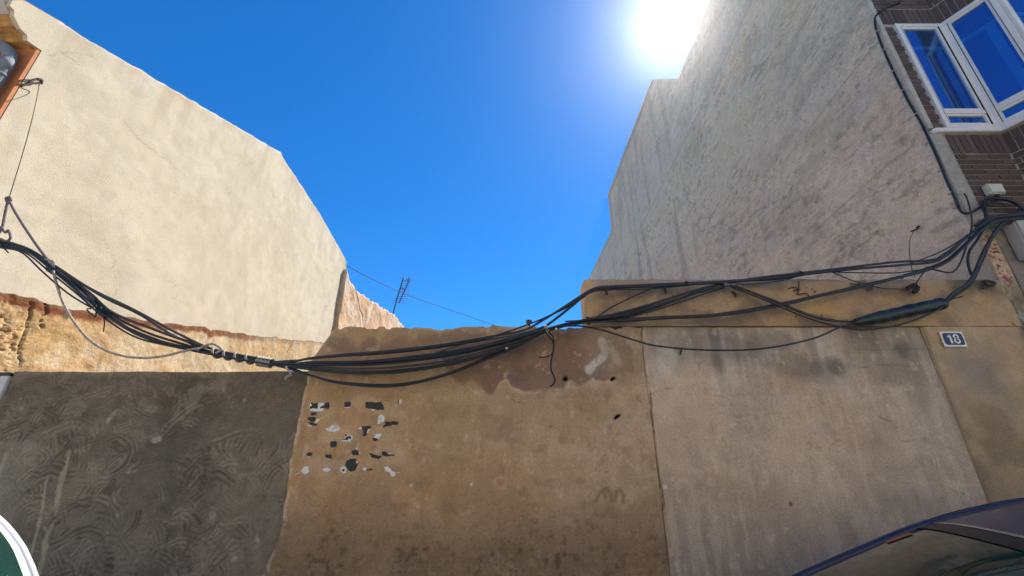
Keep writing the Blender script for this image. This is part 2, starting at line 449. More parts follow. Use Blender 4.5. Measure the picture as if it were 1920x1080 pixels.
def old_col(y, z):
    c = flat(y, (0.52, 0.34, 0.17))
    c = mixc(c, (0.56, 0.43, 0.27), sst(0.42, 0.62, fbm(y * 1.6, z * 2.5, 4, 51)))
    c = mixc(c, (0.45, 0.28, 0.10), 0.7 * sst(0.5, 0.68, fbm(y * 2.4, z * 1.2, 4, 52)))
    c = mixc(c, (0.36, 0.24, 0.12), 0.7 * sst(0.56, 0.7, fbm(y * 11, z * 11, 4, 53)) * (0.4 + 0.6 * sst(6.0, 5.2, y)))
    c = mixc(c, (0.52, 0.43, 0.26), 0.6 * sst(0.5, 0.7, fbm(y * 12, z * 1.0, 3, 54)) * sst(7, 9, y))
    ridg = 1 - np.abs(fbm(y * 9, z * 9, 4, 41) - 0.5) * 4
    c = mixc(c, (0.16, 0.09, 0.045), 0.7 * sst(0.80, 0.97, ridg) * sst(6.0, 5.0, y + 0.4 * fbm(y * 3, z * 3, 3, 55)))
    d = old_top(y) - z
    band = (1 - sst(0.08, 0.16, d + (fbm(y * 7, z * 7, 3, 56) - 0.5) * 0.12)) * sst(10.6, 8.5, y + 2.0 * (fbm(y * 3, z, 3, 57) - 0.5))
    c = mixc(c, (0.22, 0.075, 0.03), 0.95 * band)
    c = mixc(c, (0.34, 0.12, 0.05), 0.5 * band * sst(0.5, 0.65, fbm(y * 16, z * 16, 3, 58)))
    c = mixc(c, (0.16, 0.10, 0.06), 0.8 * (1 - sst(0.01, 0.05, d)))
    c = mixc(c, (0.33, 0.11, 0.05), 0.9 * blob(y, z, 7.36, 4.85, 0.22, 0.16, 60, 1.4, 0.4, 6))
    c = mixc(c, (0.16, 0.11, 0.06), 0.85 * blob(y, z, 5.60, 3.72, 0.07, 0.10, 61, 1.0, 0.4, 9))
    c = mixc(c, (0.20, 0.10, 0.06), 0.8 * (1 - sst(0.008, 0.03, pdist(y, z, [(11.633, 5.275), (11.640, 5.115), (11.489, 4.897)]))))
    wy, wz = wob(y, z, 0.05, 9, 46)
    c = mixc(c, (0.10, 0.055, 0.04), 0.85 * (1 - sst(0.004, 0.016, np.minimum(pdist(wy, wz, CR1), pdist(wy, wz, CR2)))))
    return c
kid(grid_wall('old_masonry', 4.3, 14.3, 2.2, old_top, 0.022, old_rel, old_col, 'rubble',
              lambda a, z, r: np.stack([XL + r, a, z], -1), thick=0.06))
# body of the house behind the party wall (facade, roof, rear)
prof = [(4.0, 0.0), (4.0, 7.14)] + [(y, z - 0.03) for y, z in LT[2:]] + [(14.46, 0.0)]
kid(prism('body', [(p[0], p[1]) for p in prof], 'X', XL - 7.0, XL - 0.08, 'orange'))
kid(box('facade', (XL - 7.0, 3.955, 0), (XL - 0.004, 3.998, 6.66), 'orange'))
CO = [(4.0, 6.64), (3.83, 6.60), (3.80, 6.66), (3.72, 6.66), (3.61, 6.73), (3.58, 6.80), (3.53, 6.80), (3.52, 6.88), (3.59, 6.99), (4.0, 7.17)]
ce = kid(prism('cornice_end', CO, 'X', XL - 0.05, XL + 0.004, 'cream'))
ca = ce.data.attributes.new('col', 'FLOAT_COLOR', 'POINT')
ca.data.foreach_set('color', [0.61, 0.525, 0.38, 1.0] * len(ce.data.vertices))
def co_part(nm, pts, m):
    kid(prism(nm, pts, 'X', XL - 7.0, XL - 0.052, m))
co_part('cornice', [(4.0, 6.60), (3.86, 6.62), (3.83, 6.65), (3.79, 6.67), (3.70, 6.68), (3.67, 6.72), (3.60, 6.75), (4.0, 6.80)], 'ochre')
co_part('eave', [(4.0, 6.805), (3.60, 6.755), (3.50, 6.83), (3.48, 6.90), (4.0, 7.12)], 'eave')
for i in range(20):   # roof tiles along the eave
    x = XL - 0.22 - i * 0.24
    t = tube('roof_tile', [(x, 3.44, 6.96), (x, 4.2, 7.30)], 0.10, 'tile', sides=10)
    kid(t)
dp = tube('drainpipe', [(-6.9, 3.80, 6.62), (-6.5, 3.82, 6.60), (-6.28, 3.84, 6.57), (-6.15, 3.86, 6.50), (-6.05, 3.86, 6.40), (-6.02, 3.86, 6.26), (-6.02, 3.86, 6.0), (-6.02, 3.86, 3.0), (-6.02, 3.86, 0.1)], 0.066, 'pvc', sides=16, n=8)
kid(dp)
for za, zb in ((6.16, 6.29), (6.05, 6.075), (3.0, 3.04), (1.2, 1.24)):
    rg = tube('pipe_collar', [(-6.02, 3.86, za), (-6.02, 3.86, zb)], 0.0735, 'pvc', sides=16, raw=True); rg.parent = dp

# gate in the gap between house corner and grey wall
gate = empty('gate', (-5.2, 4.02, 0))
tag(gate, 'pale grey metal gate panel at the left end of the dark cement wall', 'gate')
kid(box('panel', (-5.86, 4.01, 0.15), (-4.52, 4.05, 2.53), 'gate'), gate)
kid(box('frame', (-5.89, 3.99, 2.53), (-4.45, 4.07, 2.56), 'trim'), gate)
kid(box('post', (-4.52, 3.99, 0.0), (-4.445, 4.08, 2.53), 'gate', bev=0.006), gate)
for i in range(5):
    kid(box('rib', (-5.7 + i * 0.24, 3.998, 0.2), (-5.67 + i * 0.24, 4.012, 2.5), 'gate', bev=0.004), gate)

# ------------------------------------------------------------------ far wall and things behind it
far = grid_wall('boundary_wall', 14.3, 22.0, 0.0,
    lambda y: np.interp(y, [14.3, 14.6, 15.2, 17.2, 20.0, 22.0], [8.62, 8.36, 8.28, 8.60, 9.02, 9.02]) + (fbm(y * 4, y * 0, 4, 71) - 0.5) * 0.20,
    0.05, lambda y, z: (fbm(y * 2, z * 2, 4, 72) - 0.5) * 0.08 + (fbm(y * 9, z * 9, 3, 73) - 0.5) * 0.02,
    lambda y, z: mixc(mixc(flat(y, (0.66, 0.44, 0.27)), (0.46, 0.26, 0.12), 0.7 * sst(0.5, 0.68, fbm(y * 3.5, z * 0.5, 4, 74))),
                      (0.72, 0.60, 0.46), 0.8 * sst(0.5, 0.65, fbm(y * 2.2, z * 1.6, 4, 75))),
    'rubble', lambda a, z, r: np.stack([-5.78 + (a - 14.3) * 0.062 + r, a, z], -1), thick=0.3)
tag(far, 'weathered orange wall with ragged top behind the cream house', 'wall')

ant = empty('antenna', (-5.35, 20.1, 9.0))
tag(ant, 'leaning rooftop television antenna on the far orange wall', 'antenna')
am = [(-5.601, 20.000, 9.091), (-5.470, 20.000, 10.013), (-5.269, 20.000, 11.082)]
kid(tube('mast', am, 0.030, 'antenna', sides=6), ant)
bo = [(-4.948, 19.900, 10.921), (-5.105, 19.900, 10.414), (-5.339, 19.900, 9.697)]
kid(tube('boom', bo, 0.024, 'antenna', sides=6), ant)
bp_ = [Vector(bo[0]).lerp(Vector(bo[-1]), t / 11) for t in range(12)]
for i, p in enumerate(bp_):
    L_ = 0.22 + 0.02 * i
    kid(tube('element', [p + Vector((-L_ * 0.6, -L_ * 0.6, -L_ * 0.25)), p + Vector((L_ * 0.6, L_ * 0.6, L_ * 0.25))], 0.011, 'antenna', sides=5), ant)
kid(tube('reflector', [(-5.371, 19.900, 11.035), (-5.094, 19.900, 10.836), (-4.961, 19.900, 11.063)], 0.018, 'antenna', sides=5), ant)
kid(tube('clamp', [(-5.329, 19.950, 10.492), (-5.116, 19.950, 10.408)], 0.025, 'antenna', sides=6), ant)
fw = tube('overhead_wire', [(-5.901, 14.600, 8.967), (-5.387, 16.000, 9.094), (-4.836, 18.000, 9.446), (-4.054, 20.000, 9.793), (-2.478, 22.000, 9.898), (-0.743, 24.000, 9.956), (1.277, 26.000, 10.113)], 0.014, 'thin', sides=5)
tag(fw, 'thin black wire against the sky running past the antenna', 'wire')

# ------------------------------------------------------------------ front walls along the street (face Y = 4)
# dark cement wall with trowel marks
strokes = []
for i in range(2200):
    big = RNG.random() < 0.3
    strokes.append((RNG.uniform(-4.8, -1.5), RNG.uniform(-0.4, 2.8), RNG.uniform(0.22, 0.42) if big else RNG.uniform(0.08, 0.24), RNG.normal(1.5, 0.9), RNG.uniform(0.2, 0.7),
                    RNG.uniform(0.02, 0.06), RNG.uniform(130, 230), RNG.normal(0.05, 0.45), RNG.uniform(0.25, 0.95), RNG.random() < 0.22))
def trowel(x, z):
    x0, z0 = x, z
    x, z = x0 + (fbm(x0 * 4, z0 * 4, 3, 77) - 0.5) * 0.09, z0 + (fbm(x0 * 4 + 9, z0 * 4, 3, 78) - 0.5) * 0.09
    T = np.zeros_like(x)
    for cx, cz, R0, a0, da, wd, fr, sg, am, tick in strokes:
        s = (np.abs(x - cx) < R0 + 2 * wd) & (np.abs(z - cz) < R0 + 2 * wd)
        if not s.any(): continue
        dx, dz = x[s] - cx, z[s] - cz
        r = np.hypot(dx, dz); an = np.arctan2(dz, dx)
        dd = np.abs((an - a0 + math.pi) % (2 * math.pi) - math.pi)
        e = am * np.exp(-((r - R0) / wd) ** 4) * (1 - sst(da * 0.5, da, dd))
        T[s] = T[s] * (1 - e) + e * (0.5 * (np.sin(an * R0 * 150) if tick else np.sin(r * fr + an * 3)) + sg * 0.75)
    return T * 1.5 * (0.45 + 1.0 * sst(0.35, 0.62, fbm(x0 * 1.7, z0 * 1.7, 3, 79)))
cache = {}
def dark_T(x, z):
    k = x.shape
    if k not in cache: cache[k] = trowel(x, z)
    return cache[k]
def dark_rel(x, z):
    r = dark_T(x, z) * 0.006 + (fbm(x * 2, z * 2, 4, 81) - 0.5) * 0.03 + (fbm(x * 12, z * 12, 3, 82) - 0.5) * 0.006
    return r
def dark_col(x, z):
    c = flat(x, (0.165, 0.146, 0.115))
    c = mixc(c, (0.225, 0.195, 0.155), 0.8 * sst(0.45, 0.7, fbm(x * 1.4, z * 1.4, 4, 83)))
    c = mixc(c, (0.095, 0.086, 0.072), 0.8 * sst(0.5, 0.7, fbm(x * 1.1 + 9, z * 1.3, 4, 84)))
    T = dark_T(x, z)
    c = mixc(c, (0.285, 0.25, 0.20), 0.7 * sst(0.0, 0.95, T))
    c = mixc(c, (0.066, 0.060, 0.050), 0.6 * sst(0.0, 0.95, -T))
    c = mixc(c, (0.40, 0.36, 0.30), 0.8 * sst(0.78, 0.84, fbm(x * 7, z * 6, 3, 80)))
    c = mixc(c, (0.12, 0.095, 0.065), 0.5 * sst(1.9, 2.5, z))
    # streaks of pale splashes
    c = mixc(c, (0.30, 0.27, 0.23), 0.35 * sst(0.70, 0.82, fbm(x * 5, z * 5, 4, 85)))
    for ln, w in (([(-3.823, 1.883), (-3.743, 1.484), (-3.673, 1.032)], 0.014), ([(-3.694, 1.891), (-3.651, 1.600), (-3.623, 1.297), (-3.568, 1.021)], 0.028), ([(-4.199, 1.883), (-4.170, 1.446)], 0.02)):
        wx, wz = wob(x, z, 0.012, 8, 86)
        c = mixc(c, (0.42, 0.37, 0.27), 0.75 * (1 - sst(w * 0.4, w, pdist(wx, wz, ln))) * sst(0.25, 0.5, fbm(x * 14, z * 5, 3, 87)))
    c = mixc(c, (0.24, 0.20, 0.14), 0.6 * (1 - sst(0.01, 0.05, 2.57 - z)) * sst(0.4, 0.6, fbm(x * 5, z, 3, 88)))
    # paler rendered lower strip at the left
    e = sst(-3.86, -3.95, x + 0.1 * (fbm(z * 4, x, 3, 89) - 0.5)) * sst(2.0, 1.95, z)
    c = mixc(c, (0.27, 0.26, 0.21), 0.55 * e)
    return c
dw = grid_wall('cement_wall', -4.443, lambda z: -1.815 + (fbm(z * 3, z * 0, 4, 91) - 0.5) * 0.10 * np.ones_like(z), 0.0,
    lambda x: 2.571 + (fbm(x * 4, x * 0, 4, 90) - 0.5) * 0.014, 0.0085, dark_rel, dark_col, 'cement', faceY(4.02), thick=0.24, zref=2.571)
tag(dw, 'dark grey cement wall with swirling trowel marks, left of the brown wall', 'wall')

# brown wall
def brown_left(z):
    e = -1.825 + (fbm(z * 3, z * 0, 4, 91) - 0.5) * 0.10 + (fbm(z * 14, z * 0 + 7, 3, 92) - 0.5) * 0.02
    return np.where(z > 2.66, np.interp(z, [2.66, 2.70, 2.85, 2.97, 3.0], [-1.815, -1.80, -1.72, -1.66, -1.64]), e)
def brown_top(x):
    return 2.982 + (fbm(x * 3, x * 0, 4, 93) - 0.5) * 0.05 + (fbm(x * 16, x * 0 + 3, 3, 94) - 0.5) * 0.03 - 0.018 * sst(0.6, 0.68, fbm(x * 9, x * 0 + 8, 2, 95)) - 0.02 * sst(-1.5, -1.66, x)
MAR = [(-0.879, 2.848), (-0.674, 2.708), (-0.518, 2.481), (-0.422, 2.448), (-0.353, 2.495), (-0.257, 2.411), (-0.209, 2.355), (-0.163, 2.355), (-0.117, 2.467), (-0.047, 2.495), (0.000, 2.420), (0.116, 2.374), (0.210, 2.383), (0.327, 2.411), (0.443, 2.397), (0.516, 2.448), (0.608, 2.420), (0.707, 2.495), (0.823, 2.476), (0.972, 2.552), (1.089, 2.543)]
MARx = np.linspace(MAR[0][0], MAR[-1][0], 400)
MARz = np.convolve(np.pad(np.interp(MARx, [p[0] for p in MAR], [p[1] for p in MAR]), 5, mode='edge'), np.hanning(13)[1:-1] / np.hanning(13).sum(), 'valid')
HOLES = [(0.472, 2.505), (0.896, 2.505), (0.903, 2.179)]
SM1 = [(0.685, 2.581), (0.755, 2.635), (0.828, 2.708), (0.853, 2.773), (0.830, 2.848)]
SM2 = [(0.853, 2.773), (0.912, 2.788), (0.939, 2.708), (0.943, 2.649)]
def hole_d(x, z):
    d = np.full(x.shape, 9.0)
    for (hx, hz), (rx, rz, an) in zip(HOLES, ((0.024, 0.020, 0), (0.030, 0.013, 0.5), (0.036, 0.012, 0.6))):
        u = (x - hx) * math.cos(an) + (z - hz) * math.sin(an); v = -(x - hx) * math.sin(an) + (z - hz) * math.cos(an)
        d = np.minimum(d, np.hypot(u / rx, v / rz))
    return d
def brown_rel(x, z):
    r = (fbm(x * 1.5, z * 1.5, 4, 101) - 0.5) * 0.03 + (fbm(x * 8, z * 8, 4, 102) - 0.5) * 0.006
    low = 1 - sst(1.12, 1.22, z + 0.1 * (fbm(x * 3, z * 3, 4, 103) - 0.5))
    r += low * (fbm(x * 22, z * 22, 3, 104) - 0.5) * 0.016
    r -= 0.035 * (1 - sst(0.75, 1.15, hole_d(x, z)))
    r -= 0.006 * sst(0.66, 0.70, fbm(x * 7, z * 7, 3, 105)) * low
    return r
def brown_col(x, z):
    c = flat(x, (0.46, 0.305, 0.165))
    c = mixc(c, (0.475, 0.345, 0.222), sst(-0.9, 0.6, x + 1.2 * (fbm(x * 1.2, z * 1.2, 4, 111) - 0.5)))
    c = mixc(c, (0.52, 0.395, 0.27), 0.8 * sst(0.46, 0.66, fbm(x * 0.9, z * 2.4, 4, 112)) * sst(-1.2, 0, x))
    c = mixc(c, (0.40, 0.25, 0.12), 0.65 * sst(0.5, 0.66, fbm(x * 7, z * 0.8, 4, 113)) * sst(0.4, -0.8, x))
    c = mixc(c, (0.39, 0.29, 0.17), 0.45 * sst(0.52, 0.7, fbm(x * 1.8, z * 1.8, 4, 114)))
    # maroon damp stain hanging from the coping
    zb = np.interp(x, MARx, MARz, left=9, right=9) + (fbm(x * 16, z * 6, 3, 115) - 0.5) * 0.03
    st = sst(-0.01, 0.035, z - zb) * (1 - sst(2.90, 2.97, z + 0.05 * fbm(x * 6, z * 6, 3, 116)))
    c = mixc(c, (0.225, 0.148, 0.110), 0.95 * st * (0.6 + 0.7 * fbm(x * 4, z * 4, 4, 117)))
    edge = np.exp(-((z - zb + 0.004) / 0.010) ** 2)
    c = mixc(c, (0.60, 0.45, 0.30), 0.75 * edge * sst(0.42, 0.55, fbm(x * 5, z * 5, 3, 118)))
    for (bx, bz), (rx, rz, s) in zip([(-1.556, 2.808), (-1.310, 2.788), (-1.139, 2.773), (-1.031, 2.808), (-0.898, 2.788), (-0.635, 2.848), (-0.450, 2.859), (-0.293, 2.848), (0.532, 2.748), (0.412, 2.773)],
                                     ((.17, .10, 1), (.10, .12, 2), (.08, .07, 3), (.09, .10, 4), (.07, .10, 5), (.17, .11, 6), (.13, .12, 7), (.13, .11, 8), (.15, .22, 9), (.1, .12, 10))):
        c = mixc(c, (0.25, 0.16, 0.115), 0.8 * blob(x, z, bx, bz, rx, rz, 120 + s, 1.1, 0.5, 7))
    c = mixc(c, (0.40, 0.33, 0.27), 0.45 * sst(2.42, 2.60, z) * sst(0.55, 0.75, x))
    wx, wz = wob(x, z, 0.02, 10, 131)
    c = mixc(c, (0.60, 0.58, 0.53), 0.85 * (1 - sst(0.018, 0.05, pdist(wx, wz, SM1))))
    c = mixc(c, (0.52, 0.49, 0.44), 0.75 * (1 - sst(0.012, 0.045, pdist(wx, wz, SM2))))
    c = mixc(c, (0.55, 0.42, 0.28), 0.7 * blob(x, z, 0.52, 2.44, 0.05, 0.05, 133, 1, .5, 12))
    hc = 1 - np.abs(fbm(x * 1.6 + 2, z * 1.4, 5, 141) - 0.5) * 2
    c = mixc(c, (0.22, 0.16, 0.10), 0.55 * sst(0.990, 0.998, hc) * sst(0.50, 0.62, fbm(x * 1.3, z * 1.3, 3, 142)))
    c = mixc(c, (0.58, 0.46, 0.33), 0.5 * sst(0.70, 0.76, fbm(x * 18, z * 18, 3, 143)))
    c = mixc(c, (0.29, 0.20, 0.125), 0.45 * sst(0.62, 0.74, fbm(x * 12, z * 12, 4, 144)))
    for k_, (gx, gz) in enumerate([(-1.62, 2.23), (-1.30, 2.30), (-1.05, 2.24), (-1.45, 2.02), (-1.08, 2.05), (-1.30, 1.80), (-1.55, 1.78), (-0.98, 1.86)]):   # old paste round the scraps
        c = mixc(c, (0.56, 0.42, 0.27), 0.5 * blob(x, z, gx, gz, 0.16, 0.09, 145 + k_, 1.2, 0.5, 8))
    # rough damp lower zone
    lw = 1 - sst(1.10, 1.62, z + 0.35 * (fbm(x * 2.2, z * 2.2, 4, 134) - 0.5))
    c = mixc(c, (0.205, 0.15, 0.098), 0.9 * lw)
    c = mixc(c, (0.12, 0.09, 0.06), 0.7 * lw * sst(0.58, 0.68, fbm(x * 20, z * 26, 4, 135)))
    c = mixc(c, (0.33, 0.23, 0.13), 0.5 * sst(0.5, 0.68, fbm(x * 2.0, z * 3.0, 5, 140)))
    c = mixc(c, (0.34, 0.27, 0.19), 0.5 * lw * sst(0.56, 0.72, fbm(x * 34, z * 34, 3, 136)))
    # drip marks below the posters
    c = mixc(c, (0.30, 0.22, 0.14), 0.45 * sst(0.55, 0.7, fbm(x * 5, z * 0.6, 4, 137)) * sst(1.9, 1.5, z))
    # scrubbed arcs
    for ar in ([(0.671, 1.522), (0.702, 1.584), (0.764, 1.620), (0.791, 1.580), (0.790, 1.522)], [(0.821, 1.530), (0.835, 1.592), (0.871, 1.608), (0.892, 1.569), (0.883, 1.515)], [(0.748, 1.580), (0.741, 1.546)]):
        c = mixc(c, (0.20, 0.15, 0.09), 0.65 * (1 - sst(0.006, 0.022, pdist(wob(x, z, .006, 12, 3)[0], z, ar))))
    c = mixc(c, (0.012, 0.010, 0.009), 1 - sst(0.85, 1.1, hole_d(x, z)))
    c = mixc(c, (0.62, 0.50, 0.36), 0.8 * sst(0.04, 0.0, x - brown_left(z)) * sst(0.35, 0.55, fbm(x * 9, z * 9, 3, 138)))
    for sx, sz in [(-0.813, 1.639), (-0.327, 1.647)]:
        c = mixc(c, (0.70, 0.66, 0.58), 0.9 * (1 - sst(0.006, 0.014, np.hypot(x - sx, (z - sz) * 0.7))))
    c = mixc(c, (0.62, 0.50, 0.36), 0.7 * (1 - sst(0.0, 0.03, brown_top(x) - z)) * sst(0.4, 0.6, fbm(x * 4, z, 3, 139)))
    return c
bw = grid_wall('brown_wall', brown_left, 1.186, 0.0, brown_top, 0.0095, brown_rel, brown_col, 'plaster', faceY(4.0), thick=0.25, zref=3.0)
tag(bw, 'brown rendered wall with torn poster bits and maroon damp stains', 'wall')

# beige wall, upper band and end panel
SEAM = [(1.209, 3.003), (1.190, 2.798), (1.181, 2.601), (1.204, 2.434), (1.201, 2.228), (1.191, 1.967), (1.190, 1.719), (1.208, 1.600), (1.197, 1.484), (1.155, 1.390), (1.180, 1.297), (1.181, 1.154), (1.181, 0.981)]
beige = empty('beige_wall', (2.9, 4.0, 0))
tag(beige, 'pale beige rendered wall right of the cracked joint, carrying the number plate', 'wall')
CRK = ([(3.258, 2.374), (3.391, 2.355), (3.504, 2.346), (3.604, 2.328)], [(3.004, 2.773), (3.293, 2.768), (3.585, 2.773), (3.740, 2.773)], [(3.056, 2.625), (3.167, 2.601), (3.272, 2.630), (3.487, 2.630), (3.671, 2.610)],
       [(3.126, 2.184), (3.234, 2.139)], [(3.262, 1.984), (3.417, 1.979)], [(3.260, 2.448), (3.330, 2.476), (3.427, 2.458)], [(1.171, 2.355), (1.308, 2.411), (1.403, 2.420)], [(3.304, 3.355), (3.314, 3.271), (3.245, 3.162)])
def bdark(x, z):
    s = np.zeros_like(x)
    for (bx, bz), (rx, rz, k, sd) in zip([(1.855, 2.848), (1.843, 2.649), (2.035, 2.773), (1.611, 2.848), (2.441, 2.848), (2.572, 2.601), (2.715, 2.601), (2.896, 2.601), (3.537, 2.773), (3.368, 2.848), (3.429, 2.601), (3.124, 2.848), (3.555, 2.552), (1.450, 2.748), (2.294, 2.848)],
        ((.06, .25, .8, 1), (.05, .22, .7, 2), (.25, .10, .5, 3), (.14, .16, .5, 4), (.15, .12, .6, 5), (.28, .16, .6, 6), (.10, .09, .8, 7), (.12, .11, .95, 8), (.10, .10, .95, 9), (.12, .14, .6, 10), (.22, .16, .5, 11), (.2, .12, .35, 12), (.12, .3, .45, 13), (.12, .2, .5, 14), (.1, .1, .5, 15))):
        s = np.maximum(s, k * blob(x, z, bx, bz, rx * 1.15, rz * 1.15, 140 + sd, 1.0, 0.65, 6))
    return s
def beige_rel(x, z):
    r = (fbm(x * 1.3, z * 1.3, 4, 151) - 0.5) * 0.026 + (fbm(x * 9, z * 9, 3, 152) - 0.5) * 0.004
    wx, wz = wob(x, z, 0.012, 14, 153)
    for ln in CRK: r -= 0.003 * (1 - sst(0.002, 0.012, pdist(wx, wz, ln)))
    r -= 0.014 * (1 - sst(0.004, 0.014, pdist(wx, wz, SEAM)))
    return r - 0.010 * (1 - sst(0.0, 0.02, x - 1.19))
def beige_col(x, z):
    c = flat(x, (0.50, 0.40, 0.305))
    c = mixc(c, (0.55, 0.445, 0.335), sst(0.42, 0.66, fbm(x * 0.9, z * 1.6, 4, 161)))
    c = mixc(c, (0.45, 0.34, 0.235), 0.8 * sst(0.46, 0.62, fbm(x * 1.4, z * 2.0, 4, 162)) * sst(1.0, 1.8, z))
    c = mixc(c, (0.55, 0.50, 0.43), 0.6 * sst(0.5, 0.68, fbm(x * 3.2, z * 0.8, 4, 163)) * sst(2.2, 2.7, z))
    c = mixc(c, (0.36, 0.345, 0.32), 0.7 * sst(2.35, 2.85, z) * sst(0.45, 0.62, fbm(x * 2.4, z * 2.0, 4, 164)))
    c = mixc(c, (0.275, 0.25, 0.22), 0.9 * (1 - sst(0.9, 1.9, z + 0.5 * (fbm(x * 1.3, z * 1.3, 4, 165) - 0.5))))
    c = mixc(c, (0.37, 0.33, 0.28), 0.6 * sst(2.9, 3.6, x + 0.5 * (fbm(x * 2, z * 2, 3, 166) - 0.5)))
    c = mixc(c, (0.33, 0.285, 0.235), 0.4 * sst(0.50, 0.68, fbm(x * 3.0, z * 1.1, 5, 173)))
    c = mixc(c, (0.60, 0.52, 0.42), 0.6 * sst(0.54, 0.7, fbm(x * 16, z * 1.6, 4, 167)) * 0.5)
    c = mixc(c, (0.22, 0.205, 0.175), 0.55 * sst(0.48, 0.62, fbm(x * 7, z * 0.9, 4, 174)) * sst(2.45, 2.8, z))
    c = mixc(c, (0.125, 0.12, 0.105), 0.85 * bdark(x, z))
    c = mixc(c, (0.58, 0.54, 0.47), 0.7 * blob(x, z, 1.40, 2.67, 0.10, 0.16, 168, 1.2, 0.6, 7))
    wx, wz = wob(x, z, 0.012, 14, 153)
    for ln in CRK: c = mixc(c, (0.17, 0.15, 0.125), 0.75 * (1 - sst(0.001, 0.008, pdist(wx, wz, ln))) * sst(0.40, 0.56, fbm(x * 7, z * 7, 3, 172)))
    hc = 1 - np.abs(fbm(x * 1.5 + 5, z * 1.6, 5, 175) - 0.5) * 2
    c = mixc(c, (0.20, 0.17, 0.14), 0.5 * sst(0.991, 0.998, hc) * sst(0.52, 0.64, fbm(x * 1.1, z * 1.1, 3, 176)))
    c = mixc(c, (0.33, 0.28, 0.23), 0.4 * sst(0.62, 0.74, fbm(x * 13, z * 11, 4, 177)))
    c = mixc(c, (0.60, 0.52, 0.42), 0.4 * sst(0.66, 0.76, fbm(x * 15, z * 12, 4, 178)))
    sd = pdist(wx, wz, SEAM)
    c = mixc(c, (0.13, 0.10, 0.07), 0.9 * (1 - sst(0.002, 0.010, sd)) * sst(0.3, 0.45, fbm(x * 6, z * 6, 3, 169)))
    c = mixc(c, (0.60, 0.48, 0.34), 0.5 * np.exp(-((sd - 0.016) / 0.008) ** 2) * sst(0.5, 0.6, fbm(x * 8, z * 4, 3, 170)))
    for sx, sz in [(1.234, 1.627), (2.213, 1.503)]:
        c = mixc(c, (0.66, 0.62, 0.56) if sx < 1.5 else (0.1, .1, .1), 0.9 * (1 - sst(0.010, 0.022, np.hypot(x - sx, z - sz))))
    c = mixc(c, (0.25, 0.23, 0.20), 0.6 * sst(0.06, 0.0, 3.775 - x) * sst(0.3, 0.6, fbm(x * 8, z * 8, 3, 171)))
    return c
kid(grid_wall('main_panel', 1.189, 3.775, 0.0, lambda x: 2.985 + x * 0, 0.0105, beige_rel, beige_col, 'plaster', faceY(3.998), thick=0.25, tone=1.08), beige)
def end_rel(x, z):
    return (fbm(x * 1.6, z * 1.6, 4, 181) - 0.5) * 0.03 + (fbm(x * 9, z * 9, 3, 182) - 0.5) * 0.006 + 0.012 * sst(3.80, 3.83, x)
def end_col(x, z):
    c = flat(x, (0.40, 0.31, 0.205))
    c = mixc(c, (0.46, 0.35, 0.225), sst(0.44, 0.64, fbm(x * 2, z * 2, 4, 191)))
    c = mixc(c, (0.27, 0.25, 0.21), 0.8 * blob(x, z, 4.08, 2.52, 0.32, 0.36, 192, 1.2, 1.0, 4))
    c = mixc(c, (0.24, 0.19, 0.13), 0.75 * sst(0.5, 0.66, fbm(x * 5 - z * 1.2, z * 1.2, 4, 193)) * sst(4.15, 4.5, x))
    c = mixc(c, (0.26, 0.205, 0.145), 0.6 * sst(2.3, 1.2, z))
    c = mixc(c, (0.19, 0.155, 0.11), 0.6 * sst(0.48, 0.72, fbm(x * 3.2, z * 3.2, 5, 194)) * sst(2.6, 2.0, z))
    c = mixc(c, (0.085, 0.085, 0.065), 0.9 * blob(x, z, 4.62, 1.62, 0.22, 0.10, 195, 1.1, 0.6, 5))
    c = mixc(c, (0.10, 0.10, 0.07), 0.85 * sst(4.60, 4.72, x + 0.12 * (fbm(x * 6, z * 6, 4, 196) - 0.5)) * sst(3.25, 3.0, z))
    c = mixc(c, (0.20, 0.16, 0.11), 0.75 * (1 - sst(0.0, 0.022, np.abs(x - 3.795 + 0.012 * (fbm(z * 5, x, 3, 197) - 0.5)))))
    return c
kid(grid_wall('end_panel', 3.777, 4.718, 0.0, lambda x: 2.985 + x * 0, 0.0105, end_rel, end_col, 'plaster', faceY(3.999), thick=0.25), beige)
BL = [(2.748, 3.383), (2.745, 3.271), (2.705, 3.316)]
def band_rel(x, z):
    r = (fbm(x * 2.2, z * 2.2, 4, 201) - 0.5) * 0.03 + (fbm(x * 11, z * 11, 3, 202) - 0.5) * 0.010
    r -= 0.012 * sst(0.80, 0.86, fbm(x * 17, z * 21, 3, 203))
    r -= 0.03 * sst(0.80, 0.70, x) * fbm(x * 12, z * 9, 3, 204)
    return r + 0.004
